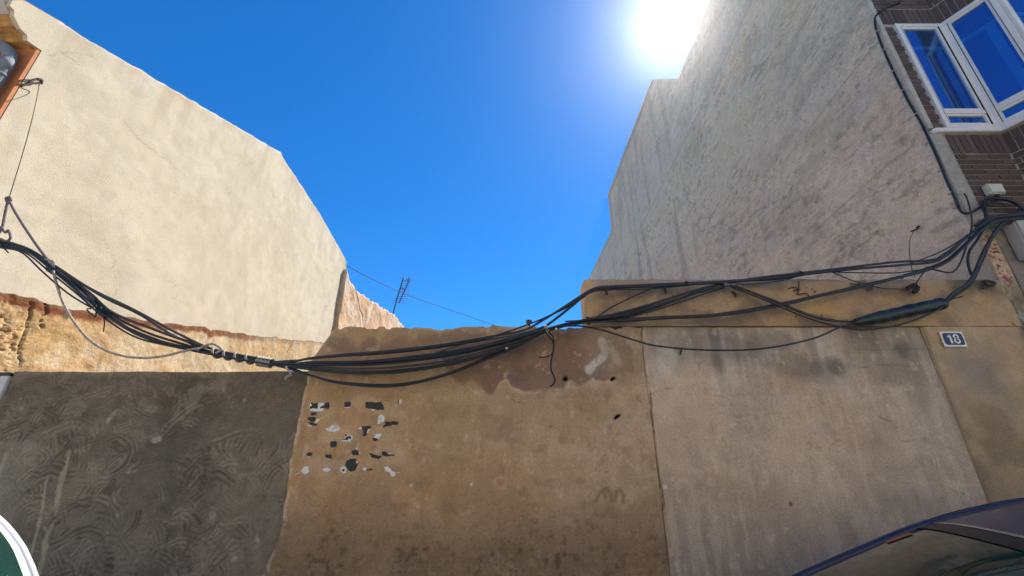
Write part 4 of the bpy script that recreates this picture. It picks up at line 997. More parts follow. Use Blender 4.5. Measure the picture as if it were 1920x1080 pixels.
# ------------------------------------------------------------------ torn poster remains on the brown wall
WH, BK, CRM, BLU = 'white_paper', 'black_paper', 'cream_paper', 'blue_paper'
SCRAPS = [
 (WH, [(-1.747, 2.296),(-1.628, 2.296),(-1.569, 2.292),(-1.575, 2.281),(-1.623, 2.247),(-1.624, 2.228),(-1.673, 2.224),(-1.734, 2.224),(-1.748, 2.262)]), (BK, [(-1.743, 2.296),(-1.678, 2.296),(-1.673, 2.247),(-1.708, 2.249),(-1.742, 2.245),(-1.741, 2.262),(-1.724, 2.273)]),
 (BK, [(-1.624, 2.296),(-1.578, 2.296),(-1.575, 2.262),(-1.584, 2.242),(-1.654, 2.247),(-1.646, 2.266),(-1.624, 2.273)]), (BK, [(-1.725, 2.215),(-1.681, 2.217),(-1.679, 2.191),(-1.724, 2.191)]),
 (BK, [(-1.451, 2.300),(-1.398, 2.303),(-1.392, 2.262),(-1.445, 2.261)]), (WH, [(-1.441, 2.260),(-1.392, 2.261),(-1.394, 2.251),(-1.440, 2.252)]),
 (BK, [(-1.270, 2.300),(-1.136, 2.303),(-1.109, 2.266),(-1.102, 2.239),(-1.154, 2.232),(-1.217, 2.247),(-1.264, 2.252)]), (WH, [(-1.217, 2.245),(-1.174, 2.233),(-1.188, 2.227),(-1.208, 2.234)]),
 (WH, [(-0.981, 2.319),(-0.957, 2.325),(-0.958, 2.292),(-0.976, 2.285)]), (BK, [(-0.990, 2.311),(-0.982, 2.315),(-0.977, 2.285),(-0.986, 2.288)]),
 (BK, [(-1.747, 2.170),(-1.679, 2.175),(-1.675, 2.147),(-1.707, 2.136),(-1.740, 2.150)]), (WH, [(-1.679, 2.131),(-1.669, 2.158),(-1.642, 2.158),(-1.663, 2.126),(-1.683, 2.110),(-1.706, 2.114)]), (BK, [(-1.741, 2.131),(-1.708, 2.131),(-1.663, 2.123),(-1.661, 2.104),(-1.698, 2.107)]), (WH, [(-1.740, 2.112),(-1.697, 2.104),(-1.700, 2.099),(-1.736, 2.102)]),
 (WH, [(-1.584, 2.081),(-1.550, 2.083),(-1.532, 2.107),(-1.494, 2.107),(-1.462, 2.096),(-1.461, 2.067),(-1.501, 2.056),(-1.550, 2.059)]), (BK, [(-1.519, 2.087),(-1.507, 2.083),(-1.511, 2.072)]), (BLU, [(-1.508, 2.103),(-1.481, 2.099),(-1.475, 2.081),(-1.497, 2.078)]),
 (WH, [(-1.141, 2.187),(-1.112, 2.195),(-1.091, 2.176),(-1.089, 2.139),(-1.111, 2.121),(-1.149, 2.121),(-1.140, 2.147)]), (BK, [(-1.128, 2.136),(-1.107, 2.132),(-1.115, 2.120)]), (BLU, [(-1.128, 2.169),(-1.117, 2.170),(-1.116, 2.150),(-1.124, 2.153)]),
 (BK, [(-1.093, 2.099),(-1.076, 2.114),(-1.082, 2.136),(-1.052, 2.139),(-1.040, 2.132),(-1.007, 2.141),(-0.969, 2.136),(-0.963, 2.121),(-0.977, 2.110),(-1.012, 2.114),(-1.040, 2.099),(-1.078, 2.096),(-1.088, 2.085)]),
 (WH, [(-1.302, 2.081),(-1.271, 2.096),(-1.272, 2.069)]), (BK, [(-1.269, 2.101),(-1.195, 2.101),(-1.200, 2.081),(-1.222, 2.074),(-1.230, 2.020),(-1.252, 2.020),(-1.254, 2.059),(-1.265, 2.074)]), (WH, [(-1.217, 2.074),(-1.202, 2.079),(-1.212, 2.041),(-1.224, 2.045)]),
 (WH, [(-1.165, 2.009),(-1.139, 2.038),(-1.098, 2.039),(-1.099, 2.024),(-1.119, 1.999),(-1.153, 2.005)]), (BK, [(-1.172, 2.004),(-1.126, 1.998),(-1.128, 1.984),(-1.158, 1.981)]),
 (WH, [(-1.406, 2.024),(-1.377, 2.032),(-1.346, 2.024),(-1.336, 2.002),(-1.351, 1.977),(-1.391, 1.974),(-1.429, 1.981),(-1.402, 1.999)]), (BK, [(-1.407, 2.032),(-1.388, 2.027),(-1.390, 2.016),(-1.402, 2.019)]), (BK, [(-1.421, 1.984),(-1.395, 2.002),(-1.390, 2.013),(-1.361, 2.020),(-1.347, 2.006),(-1.357, 1.995),(-1.373, 2.002),(-1.378, 1.984),(-1.398, 1.991)]),
 (BK, [(-1.518, 1.974),(-1.489, 1.979),(-1.466, 1.974),(-1.467, 1.935),(-1.503, 1.928),(-1.520, 1.946)]),
 (BK, [(-1.705, 1.879),(-1.682, 1.893),(-1.658, 1.886),(-1.658, 1.865),(-1.683, 1.860),(-1.698, 1.869)]), (WH, [(-1.686, 1.859),(-1.675, 1.858),(-1.686, 1.843)]),
 (BK, [(-1.545, 1.872),(-1.513, 1.874),(-1.486, 1.869),(-1.489, 1.844),(-1.526, 1.846),(-1.539, 1.855)]), (WH, [(-1.522, 1.843),(-1.505, 1.842),(-1.512, 1.834)]),
 (BK, [(-1.329, 1.903),(-1.307, 1.913),(-1.277, 1.903),(-1.273, 1.872),(-1.313, 1.865),(-1.330, 1.886)]), (WH, [(-1.304, 1.923),(-1.284, 1.926),(-1.284, 1.913),(-1.300, 1.916)]), (WH, [(-1.272, 1.893),(-1.249, 1.883),(-1.266, 1.878)]),
 (BK, [(-1.183, 1.888),(-1.148, 1.876),(-1.081, 1.865),(-1.079, 1.851),(-1.107, 1.838),(-1.160, 1.851)]), (BK, [(-1.081, 1.897),(-1.048, 1.897),(-1.031, 1.877),(-0.975, 1.874),(-0.978, 1.862),(-1.022, 1.862),(-1.074, 1.867)]), (WH, [(-1.030, 1.887),(-0.994, 1.887),(-1.012, 1.878)]),
 (BK, [(-1.362, 1.827),(-1.335, 1.841),(-1.299, 1.845),(-1.271, 1.827),(-1.269, 1.793),(-1.282, 1.756),(-1.313, 1.742),(-1.347, 1.763),(-1.372, 1.793)]), (CRM, [(-1.288, 1.824),(-1.267, 1.827),(-1.267, 1.803),(-1.280, 1.807)]),
 (WH, [(-1.405, 1.773),(-1.377, 1.783),(-1.353, 1.766),(-1.355, 1.732),(-1.380, 1.729),(-1.401, 1.746)]), (BK, [(-1.392, 1.759),(-1.367, 1.763),(-1.371, 1.742),(-1.385, 1.746)]),
 (WH, [(-1.721, 1.753),(-1.701, 1.780),(-1.669, 1.783),(-1.654, 1.739),(-1.683, 1.720),(-1.710, 1.732)]), (CRM, [(-1.766, 1.719),(-1.733, 1.736),(-1.716, 1.729),(-1.757, 1.712)]),
 (WH, [(-1.549, 1.766),(-1.507, 1.773),(-1.476, 1.759),(-1.501, 1.739),(-1.539, 1.746)]), (BK, [(-1.552, 1.773),(-1.540, 1.774),(-1.543, 1.765)]),
 (WH, [(-1.226, 1.770),(-1.201, 1.774),(-1.185, 1.759),(-1.194, 1.746),(-1.220, 1.753)]), (BK, [(-1.192, 1.761),(-1.142, 1.764),(-1.142, 1.754),(-1.187, 1.749)]),
 (WH, [(-1.048, 1.773),(-1.020, 1.783),(-0.993, 1.766),(-0.984, 1.749),(-0.950, 1.739),(-0.951, 1.712),(-0.983, 1.706),(-0.997, 1.739),(-1.034, 1.746)]), (CRM, [(-0.939, 1.739),(-0.910, 1.736),(-0.938, 1.727)]),
]
poster = empty('torn_poster', (-1.35, 3.99, 2.1))
tag(poster, 'scattered black and white scraps of a torn poster on the brown wall', 'poster')
def ragged(P, n=3, a=0.006):
    out = []
    for i, p in enumerate(P):
        q = P[(i + 1) % len(P)]
        L = math.hypot(q[0] - p[0], q[1] - p[1])
        out.append(p)
        for k in range(1, n):
            t = k / n
            j = min(a, L * 0.10)
            out.append((p[0] + (q[0] - p[0]) * t + random.uniform(-j, j), p[1] + (q[1] - p[1]) * t + random.uniform(-j, j)))
    return out
for i, (mm, P) in enumerate(SCRAPS):
    W = ragged(P)
    cx = np.array([sum(p[0] for p in W) / len(W)]); cz = np.array([sum(p[1] for p in W) / len(W)])
    y = 4.0 - float(brown_rel(cx, cz)[0])
    k = {WH: 0.004, BK: 0.0065, CRM: 0.0075, BLU: 0.006}[mm]
    kid(prism('scrap', W, 'Y', y - k, y - k + 0.012, mm), poster)

# ------------------------------------------------------------------ cable bundle across the gap
bun = empty('cable_bundle', (0, 3.85, 2.9))
tag(bun, 'sagging bundle of black cables strung across the lot between both houses', 'cables')
def cable(pts, r=0.012, m='cable', nm='cable', j=0.0, seed=0):
    rn = random.Random(seed)
    out = []
    n = len(pts)
    for i, p in enumerate(pts):
        e = j
        out.append((p[0] + rn.uniform(-e, e), p[1] + rn.uniform(-e, e), p[2] + rn.uniform(-e, e)))
    if m == 'cable' and rn.random() < 0.4: m = 'cable_grey'
    return kid(tube(nm, out, r, m, sides=7, n=8), bun)
# left span strands
LEFT = [
 ([(-5.907, 3.860, 3.984), (-5.335, 3.860, 3.893), (-4.988, 3.860, 3.821), (-4.695, 3.860, 3.744), (-4.363, 3.860, 3.565), (-3.912, 3.860, 3.310), (-3.447, 3.860, 3.108), (-2.991, 3.860, 2.884), (-2.618, 3.860, 2.732), (-2.226, 3.860, 2.650), (-1.986, 3.860, 2.612)], 0.014),
 ([(-5.875, 3.850, 3.948), (-5.303, 3.850, 3.851), (-4.959, 3.850, 3.780), (-4.608, 3.850, 3.686), (-4.265, 3.850, 3.470), (-3.930, 3.850, 3.251), (-3.665, 3.850, 3.062), (-3.313, 3.850, 2.875), (-2.951, 3.850, 2.772), (-2.556, 3.850, 2.695), (-2.217, 3.850, 2.633), (-1.977, 3.850, 2.591)], 0.013),
 ([(-5.931, 3.880, 3.984), (-5.353, 3.880, 3.887), (-5.005, 3.880, 3.815), (-4.680, 3.880, 3.726), (-4.332, 3.880, 3.507), (-3.979, 3.880, 3.286), (-3.675, 3.880, 3.089), (-3.300, 3.880, 2.910), (-2.930, 3.880, 2.791), (-2.527, 3.880, 2.694), (-2.184, 3.880, 2.627), (-1.993, 3.880, 2.604)], 0.014),
 ([(-5.838, 3.830, 3.923), (-5.267, 3.830, 3.821), (-4.922, 3.830, 3.745), (-4.666, 3.830, 3.687), (-4.317, 3.830, 3.460), (-3.951, 3.830, 3.222), (-3.655, 3.830, 3.014), (-3.308, 3.830, 2.834), (-2.927, 3.830, 2.737), (-2.535, 3.830, 2.661), (-2.153, 3.830, 2.600), (-1.963, 3.830, 2.567)], 0.011),
 ([(-5.925, 3.870, 3.997), (-5.354, 3.870, 3.911), (-5.006, 3.870, 3.839), (-4.642, 3.870, 3.720), (-4.293, 3.870, 3.519), (-3.934, 3.870, 3.282), (-3.641, 3.870, 3.086), (-3.252, 3.870, 2.932), (-2.881, 3.870, 2.808), (-2.476, 3.870, 2.701), (-2.183, 3.870, 2.644), (-1.990, 3.870, 2.610)], 0.012),
 ([(-5.866, 3.840, 3.954), (-5.292, 3.840, 3.851), (-4.948, 3.840, 3.780), (-4.645, 3.840, 3.698), (-4.286, 3.840, 3.470), (-3.943, 3.840, 3.242), (-3.648, 3.840, 3.038), (-3.290, 3.840, 2.857), (-2.916, 3.840, 2.755), (-2.523, 3.840, 2.678), (-2.160, 3.840, 2.607), (-1.970, 3.840, 2.579)], 0.012),
 ([(-5.816, 3.820, 3.905), (-5.245, 3.820, 3.798), (-4.904, 3.820, 3.728), (-4.674, 3.820, 3.670), (-4.385, 3.820, 3.466), (-4.046, 3.820, 3.239), (-3.685, 3.820, 3.051), (-3.400, 3.820, 2.920), (-3.027, 3.820, 2.783), (-2.580, 3.820, 2.677), (-2.194, 3.820, 2.602), (-1.957, 3.820, 2.560)], 0.008),
 ([(-5.952, 3.890, 4.003), (-5.376, 3.890, 3.911), (-5.027, 3.890, 3.838), (-4.679, 3.890, 3.737), (-4.277, 3.890, 3.512), (-3.814, 3.890, 3.247), (-3.408, 3.890, 3.067), (-3.061, 3.890, 2.889), (-2.632, 3.890, 2.716), (-2.239, 3.890, 2.639), (-1.998, 3.890, 2.601)], 0.010),
]
# the middle and right runs they continue into
MID = [
 ([(-1.986, 3.860, 2.612), (-1.763, 3.860, 2.655), (-1.488, 3.860, 2.679), (-1.152, 3.860, 2.708), (-0.690, 3.860, 2.766), (-0.222, 3.860, 2.844), (0.095, 3.860, 2.904), (0.240, 3.860, 2.979), (0.487, 3.860, 3.144), (0.691, 3.860, 3.277), (0.793, 3.860, 3.320), (0.918, 3.860, 3.337), (1.293, 3.860, 3.353), (1.694, 3.860, 3.375), (2.097, 3.860, 3.397), (2.457, 3.860, 3.441), (2.872, 3.860, 3.491), (3.240, 3.860, 3.542), (3.661, 3.860, 3.588), (3.974, 3.860, 3.610), (4.175, 3.860, 3.668), (4.426, 3.860, 3.845), (4.717, 3.860, 4.040), (4.925, 3.860, 4.090), (5.283, 3.860, 4.115)], 0.011),
 ([(-1.978, 3.850, 2.596), (-1.751, 3.850, 2.610), (-1.290, 3.850, 2.615), (-0.834, 3.850, 2.662), (-0.373, 3.850, 2.738), (0.095, 3.850, 2.861), (0.286, 3.850, 2.935), (0.335, 3.850, 2.971), (0.534, 3.850, 3.125), (0.740, 3.850, 3.289), (0.890, 3.850, 3.321), (1.287, 3.850, 3.332), (1.688, 3.850, 3.359), (2.088, 3.850, 3.376), (2.498, 3.850, 3.425), (2.912, 3.850, 3.475), (3.329, 3.850, 3.526), (3.745, 3.850, 3.560), (4.036, 3.850, 3.594), (4.208, 3.850, 3.709), (4.455, 3.850, 3.875), (4.723, 3.850, 4.052), (4.944, 3.850, 4.096), (5.275, 3.850, 4.121)], 0.012),
 ([(-1.992, 3.880, 2.599), (-1.763, 3.880, 2.613), (-1.299, 3.880, 2.608), (-0.839, 3.880, 2.656), (-0.376, 3.880, 2.733), (0.095, 3.880, 2.855), (0.384, 3.880, 2.946), (0.676, 3.880, 3.012), (0.972, 3.880, 3.074), (1.275, 3.880, 3.168), (1.637, 3.880, 3.286), (1.897, 3.880, 3.351), (2.023, 3.880, 3.357), (2.141, 3.880, 3.324), (2.367, 3.880, 3.221), (2.629, 3.880, 3.089), (2.850, 3.880, 3.012), (3.142, 3.880, 2.986)], 0.011),
 ([(-1.965, 3.830, 2.577), (-1.733, 3.830, 2.558), (-1.351, 3.830, 2.530), (-0.970, 3.830, 2.540), (-0.595, 3.830, 2.591), (-0.217, 3.830, 2.685), (0.093, 3.830, 2.795), (0.330, 3.830, 2.894), (0.667, 3.830, 2.979), (1.007, 3.830, 3.050), (1.306, 3.830, 3.138), (1.663, 3.830, 3.253), (1.869, 3.830, 3.307), (1.995, 3.830, 3.323), (2.110, 3.830, 3.286), (2.329, 3.830, 3.169), (2.586, 3.830, 3.034), (2.847, 3.830, 2.943), (3.119, 3.830, 2.903), (3.469, 3.830, 2.958), (3.766, 3.830, 3.055), (3.928, 3.830, 3.138)], 0.008),
 ([(-1.988, 3.870, 2.601), (-1.756, 3.870, 2.596), (-1.295, 3.870, 2.601), (-0.836, 3.870, 2.644), (-0.374, 3.870, 2.720), (0.095, 3.870, 2.842), (0.383, 3.870, 2.937), (0.650, 3.870, 2.998), (1.061, 3.870, 3.019), (1.402, 3.870, 3.039), (1.792, 3.870, 3.060), (2.140, 3.870, 3.101), (2.498, 3.870, 3.175), (2.864, 3.870, 3.260), (3.235, 3.870, 3.341), (3.618, 3.870, 3.440), (3.953, 3.870, 3.530), (4.163, 3.870, 3.616), (4.382, 3.870, 3.779), (4.719, 3.870, 4.021), (4.948, 3.870, 4.084), (5.287, 3.870, 4.103)], 0.012),
 ([(-1.969, 3.840, 2.575), (-1.736, 3.840, 2.551), (-1.352, 3.840, 2.519), (-0.971, 3.840, 2.528), (-0.596, 3.840, 2.579), (-0.218, 3.840, 2.678), (0.094, 3.840, 2.789), (0.331, 3.840, 2.897), (0.644, 3.840, 2.977), (1.052, 3.840, 2.997), (1.389, 3.840, 3.013), (1.775, 3.840, 3.033), (2.120, 3.840, 3.074), (2.475, 3.840, 3.147), (2.838, 3.840, 3.231), (3.205, 3.840, 3.311), (3.582, 3.840, 3.404), (3.914, 3.840, 3.493), (4.142, 3.840, 3.589), (4.359, 3.840, 3.750), (4.688, 3.840, 3.990), (4.915, 3.840, 4.052), (5.241, 3.840, 4.071)], 0.011),
 ([(-1.956, 3.820, 2.556), (-1.717, 3.820, 2.491), (-1.481, 3.820, 2.428), (-1.105, 3.820, 2.401), (-0.808, 3.820, 2.428), (-0.511, 3.820, 2.505), (-0.215, 3.820, 2.630), (0.093, 3.820, 2.768), (0.330, 3.820, 2.900), (0.567, 3.820, 2.930), (0.800, 3.820, 2.890), (1.118, 3.820, 2.787), (1.298, 3.820, 2.739), (1.710, 3.820, 2.710), (2.177, 3.820, 2.730), (2.616, 3.820, 2.812), (2.904, 3.820, 2.920), (3.096, 3.820, 2.975)], 0.008),
 ([(-1.993, 3.890, 2.578), (-1.750, 3.890, 2.517), (-1.510, 3.890, 2.457), (-1.127, 3.890, 2.429), (-0.824, 3.890, 2.457), (-0.521, 3.890, 2.536), (-0.220, 3.890, 2.663), (0.095, 3.890, 2.804), (0.385, 3.890, 2.944), (0.654, 3.890, 3.016), (0.924, 3.890, 3.057), (1.275, 3.890, 3.146), (1.689, 3.890, 3.274), (2.000, 3.890, 3.345), (2.156, 3.890, 3.323), (2.419, 3.890, 3.209), (2.726, 3.890, 3.067), (2.951, 3.890, 3.005), (3.151, 3.890, 2.995)], 0.009),
]
for i, ((L_, r), (R_, r2)) in enumerate(zip(LEFT, MID)):
    cable(L_ + R_[1:], min(r, r2), seed=i, j=0.005)
EXTRA = [
 ([(-2.218, 3.850, 2.638), (-1.981, 3.850, 2.610), (-1.756, 3.850, 2.638), (-1.482, 3.850, 2.662), (-1.148, 3.850, 2.695), (-0.687, 3.850, 2.748), (-0.221, 3.850, 2.826), (0.095, 3.850, 2.940), (0.288, 3.850, 3.021), (0.485, 3.850, 3.119), (0.662, 3.850, 3.230), (0.764, 3.850, 3.284), (0.939, 3.850, 3.316), (1.438, 3.850, 3.349)], 0.007),
 ([(-2.114, 3.840, 2.607), (-1.743, 3.840, 2.593), (-1.283, 3.840, 2.584), (-0.829, 3.840, 2.626), (-0.371, 3.840, 2.702), (0.094, 3.840, 2.828), (0.332, 3.840, 2.907), (0.620, 3.840, 2.977), (1.056, 3.840, 3.038), (1.459, 3.840, 3.173), (1.720, 3.840, 3.279), (1.900, 3.840, 3.322)], 0.010),
 ([(-1.109, 3.860, 2.617), (-0.758, 3.860, 2.674), (-0.455, 3.860, 2.766), (-0.142, 3.860, 2.864), (0.177, 3.860, 2.974), (0.471, 3.860, 3.108), (0.663, 3.860, 3.224), (0.766, 3.860, 3.288), (1.313, 3.860, 3.315), (1.691, 3.860, 3.353), (2.093, 3.860, 3.375)], 0.006),
 ([(-2.104, 3.830, 2.586), (-1.736, 3.830, 2.572), (-1.353, 3.830, 2.549), (-0.972, 3.830, 2.563), (-0.596, 3.830, 2.614), (-0.218, 3.830, 2.709), (0.094, 3.830, 2.810), (0.331, 3.830, 2.908), (0.642, 3.830, 2.964), (0.905, 3.830, 2.984), (1.289, 3.830, 3.004), (1.724, 3.830, 3.034)], 0.008),
 ([(-2.131, 3.870, 2.620), (-1.766, 3.870, 2.648), (-1.491, 3.870, 2.672), (-1.153, 3.870, 2.691), (-0.690, 3.870, 2.744), (-0.222, 3.870, 2.823), (0.095, 3.870, 2.887), (0.336, 3.870, 2.978), (0.562, 3.870, 3.148), (0.754, 3.870, 3.303), (0.993, 3.870, 3.319), (1.494, 3.870, 3.347)], 0.006),
 ([(0.485, 3.900, 3.009), (0.729, 3.900, 3.030), (0.934, 3.900, 3.150), (1.196, 3.900, 3.284), (1.326, 3.900, 3.333), (1.505, 3.900, 3.355)], 0.007),
 ([(-1.458, 3.810, 2.595), (-1.005, 3.810, 2.618), (-0.551, 3.810, 2.674), (-0.093, 3.810, 2.775), (0.330, 3.810, 2.912), (0.616, 3.810, 2.981), (1.000, 3.810, 3.027), (1.347, 3.810, 3.130), (1.705, 3.810, 3.255)], 0.008),
 ([(0.680, 3.910, 3.002), (1.074, 3.910, 3.054), (1.481, 3.910, 3.170), (1.850, 3.910, 3.299), (2.062, 3.910, 3.359)], 0.005),
 ([(2.127, 3.920, 3.414), (2.538, 3.920, 3.436), (2.964, 3.920, 3.509), (3.119, 3.920, 3.515), (3.372, 3.920, 3.504), (3.678, 3.920, 3.504), (3.895, 3.920, 3.538)], 0.006),
 ([(2.111, 3.900, 3.377), (2.313, 3.900, 3.382), (2.573, 3.900, 3.416), (2.739, 3.900, 3.471)], 0.005),
 ([(3.061, 3.910, 3.510), (3.191, 3.910, 3.437), (3.281, 3.910, 3.398), (3.464, 3.910, 3.343), (3.613, 3.910, 3.337), (3.774, 3.910, 3.337)], 0.005),
 ([(3.776, 3.910, 3.343), (3.856, 3.910, 3.426), (3.938, 3.910, 3.510), (4.010, 3.910, 3.567)], 0.006),
 ([(3.980, 3.920, 3.561), (4.095, 3.920, 3.526), (4.219, 3.920, 3.515), (4.337, 3.920, 3.618), (4.471, 3.920, 3.795), (4.557, 3.920, 3.929), (4.629, 3.920, 4.053), (4.676, 3.920, 4.192), (4.702, 3.920, 4.362), (4.707, 3.920, 4.429)], 0.008),
 ([(4.708, 3.900, 3.991), (4.583, 3.900, 3.856), (4.460, 3.900, 3.737), (4.397, 3.900, 3.620), (4.376, 3.900, 3.505), (4.373, 3.900, 3.449)], 0.012),
 ([(3.967, 3.870, 3.175), (4.107, 3.870, 3.282), (4.245, 3.870, 3.352), (4.378, 3.870, 3.479), (4.530, 3.870, 3.673), (4.672, 3.870, 3.839), (4.803, 3.870, 3.972), (4.915, 3.870, 4.046), (5.033, 3.870, 4.071)], 0.016),
 ([(3.959, 3.880, 3.158), (4.134, 3.880, 3.264), (4.296, 3.880, 3.357), (4.429, 3.880, 3.507), (4.582, 3.880, 3.702), (4.726, 3.880, 3.869), (4.864, 3.880, 3.991), (5.008, 3.880, 4.053)], 0.010),
 ([(3.965, 3.850, 3.188), (4.061, 3.850, 3.209), (4.148, 3.850, 3.230)], 0.006),
 ([(4.638, 3.900, 4.015), (4.782, 3.900, 4.103), (4.960, 3.900, 4.141), (5.187, 3.900, 4.166), (5.416, 3.900, 4.192)], 0.018),
 ([(4.790, 3.920, 4.103), (4.834, 3.920, 4.231), (4.867, 3.920, 4.323), (4.950, 3.920, 4.375), (5.011, 3.920, 4.362), (5.126, 3.920, 4.349), (5.207, 3.920, 4.283), (5.215, 3.920, 4.205), (5.127, 3.920, 4.167), (4.985, 3.920, 4.154)], 0.012),
 ([(4.824, 3.930, 4.135), (4.863, 3.930, 4.277), (4.937, 3.930, 4.349), (5.051, 3.930, 4.356), (5.177, 3.930, 4.316), (5.207, 3.930, 4.238), (5.118, 3.930, 4.186), (4.933, 3.930, 4.135)], 0.010),
 ([(4.868, 3.930, 4.290), (4.972, 3.930, 4.277), (5.107, 3.930, 4.283), (5.225, 3.930, 4.277), (5.306, 3.930, 4.238)], 0.006),
 ([(4.111, 3.930, 3.653), (4.367, 3.930, 3.801), (4.506, 3.930, 3.910), (4.553, 3.930, 3.935)], 0.006),
 ([(3.850, 3.930, 3.606), (4.059, 3.930, 3.682), (4.278, 3.930, 3.777), (4.532, 3.930, 3.922)], 0.006),
]
for i, (p, r) in enumerate(EXTRA): cable(p, r, seed=50 + i, j=0.004)
sl = [(3.078, 3.860, 2.979), (3.325, 3.860, 3.030), (3.585, 3.860, 3.087), (3.967, 3.860, 3.171)]
def slr(t):
    return 0.055 * min(1, 0.55 + t * 1.6, 0.6 + (1 - t) * 14) * (1 + 0.05 * math.sin(t * 40) + 0.03 * math.sin(t * 97))
sv = kid(tube('splice_sleeve', sl, slr, 'sleeve', sides=18, n=14), bun)
sv['label'] = 'thick dark splice sleeve on the cables'
for t in (0.62, 0.93):
    p = Vector(sl[0]).lerp(Vector(sl[-1]), t); d = (Vector(sl[-1]) - Vector(sl[0])).normalized()
    b_ = tube('sleeve_band', [p - d * 0.012, p + d * 0.012], 0.0575, 'cable', sides=18); b_.parent = sv
# tape and rope lashings on the bundle
def lash(pts, r, R, m, turns, nm):
    """helix of cord wound round a straight run of the bundle"""
    A, B = Vector(pts[0]), Vector(pts[-1]); d = (B - A); L = d.length; d.normalize()
    a = d.cross(Vector((0, 1, 0))); a.normalize(); b = d.cross(a)
    n = int(turns * 14)
    P = [A + d * (L * i / n) + (a * math.cos(2 * math.pi * turns * i / n) + b * math.sin(2 * math.pi * turns * i / n)) * R for i in range(n + 1)]
    return kid(tube(nm, P, r, m, sides=6, raw=True), bun)
lash([(-2.617, 3.855, 2.701), (-2.218, 3.855, 2.630)], 0.010, 0.036, 'rope', 4, 'lashing')
lash([(-2.199, 3.855, 2.625), (-2.075, 3.855, 2.606)], 0.010, 0.036, 'tape', 6, 'tape_wrap')
kid(tube('tape_end', [(-1.920, 3.800, 2.560), (-1.880, 3.800, 2.519), (-1.862, 3.800, 2.491), (-1.895, 3.800, 2.478), (-1.903, 3.800, 2.451)], 0.009, 'tape', sides=6), bun)
kid(tube('lashing_tail', [(-2.714, 3.800, 2.709), (-2.656, 3.800, 2.748), (-2.590, 3.800, 2.762), (-2.509, 3.800, 2.714), (-2.546, 3.800, 2.681)], 0.010, 'rope', sides=6), bun)
lash([(0.294, 3.850, 2.905), (0.323, 3.850, 2.915)], 0.006, 0.040, 'tape', 2, 'wire_tie')
lash([(1.616, 3.855, 3.362), (1.641, 3.855, 3.367)], 0.004, 0.020, 'thin', 2, 'wire_tie')
lash([(1.974, 3.855, 3.340), (2.014, 3.855, 3.340)], 0.005, 0.026, 'tape', 2, 'wire_tie')
lash([(2.711, 3.855, 3.467), (2.733, 3.855, 3.472)], 0.004, 0.020, 'thin', 2, 'wire_tie')
lash([(3.642, 3.855, 3.428), (3.664, 3.855, 3.433)], 0.004, 0.020, 'tape', 2, 'wire_tie')
lash([(0.671, 3.855, 2.993), (0.700, 3.855, 2.998)], 0.005, 0.034, 'thin', 2, 'wire_tie')
lash([(-3.670, 3.855, 3.064), (-3.645, 3.855, 3.049)], 0.004, 0.030, 'thin', 2, 'wire_tie')
kid(tube('wire_tail', [(0.299, 3.800, 2.864), (0.326, 3.800, 2.825), (0.352, 3.800, 2.786), (0.360, 3.800, 2.738), (0.349, 3.800, 2.681), (0.297, 3.800, 2.648), (0.228, 3.800, 2.643)], 0.006, 'thin', sides=5), bun)
kid(tube('wire_tail', [(0.323, 3.800, 2.874), (0.358, 3.800, 2.825), (0.361, 3.800, 2.762), (0.354, 3.800, 2.690), (0.332, 3.800, 2.597), (0.334, 3.800, 2.528), (0.359, 3.800, 2.460), (0.348, 3.800, 2.415), (0.316, 3.800, 2.392)], 0.007, 'thin', sides=5), bun)
kid(tube('wire_tail', [(-3.831, 3.820, 3.097), (-3.790, 3.820, 3.102), (-3.763, 3.820, 3.134), (-3.725, 3.820, 3.031), (-3.742, 3.820, 3.026), (-3.827, 3.820, 3.087)], 0.006, 'thin', sides=5, n=3), bun)
kid(tube('wire_tail', [(-3.719, 3.820, 3.118), (-3.662, 3.820, 3.041), (-3.624, 3.820, 2.965), (-3.603, 3.820, 2.880)], 0.005, 'thin', sides=5), bun)
for q in ([(-0.046, 3.790, 2.721)], [(0.388, 3.790, 2.895)]):
    bm = bmesh.new(); bmesh.ops.create_icosphere(bm, subdivisions=2, radius=0.011)
    bmesh.ops.translate(bm, vec=q[0], verts=bm.verts)
    me = bpy.data.meshes.new('bead'); bm.to_mesh(me); bm.free(); kid(link('bead', me, 'white_paper', None, True), bun)

# suspension rope at the left, tied to the hook
rope = empty('hanging_rope', (-5.4, 3.9, 3.9))
tag(rope, 'weathered rope knotted on the cables at left, with a loose loop', 'rope')
RT = dict(twist=70.0, lumps=0.16)
kid(tube('strand', [(-5.150, 3.880, 4.321), (-4.999, 3.880, 4.153), (-4.805, 3.880, 3.954), (-4.607, 3.880, 3.761), (-4.441, 3.880, 3.609), (-4.369, 3.880, 3.535)], 0.012, 'ropedark', sides=9, **RT), rope)
kid(tube('strand', [(-5.150, 3.880, 4.321), (-5.125, 3.880, 4.217), (-5.089, 3.880, 4.090), (-5.059, 3.880, 3.978), (-5.068, 3.880, 3.905)], 0.012, 'ropedark', sides=9, **RT), rope)
kid(tube('knot', [(-4.463, 3.860, 3.610), (-4.425, 3.860, 3.616), (-4.378, 3.860, 3.565), (-4.355, 3.860, 3.497), (-4.390, 3.860, 3.508), (-4.413, 3.860, 3.576), (-4.382, 3.860, 3.599), (-4.344, 3.860, 3.542), (-4.336, 3.860, 3.475)], 0.014, 'rope', sides=9, **RT), rope)
kid(tube('knot', [(-5.178, 3.880, 4.334), (-5.151, 3.880, 4.347), (-5.123, 3.880, 4.308), (-5.149, 3.880, 4.295), (-5.178, 3.880, 4.334)], 0.014, 'ropedark', sides=8), rope)
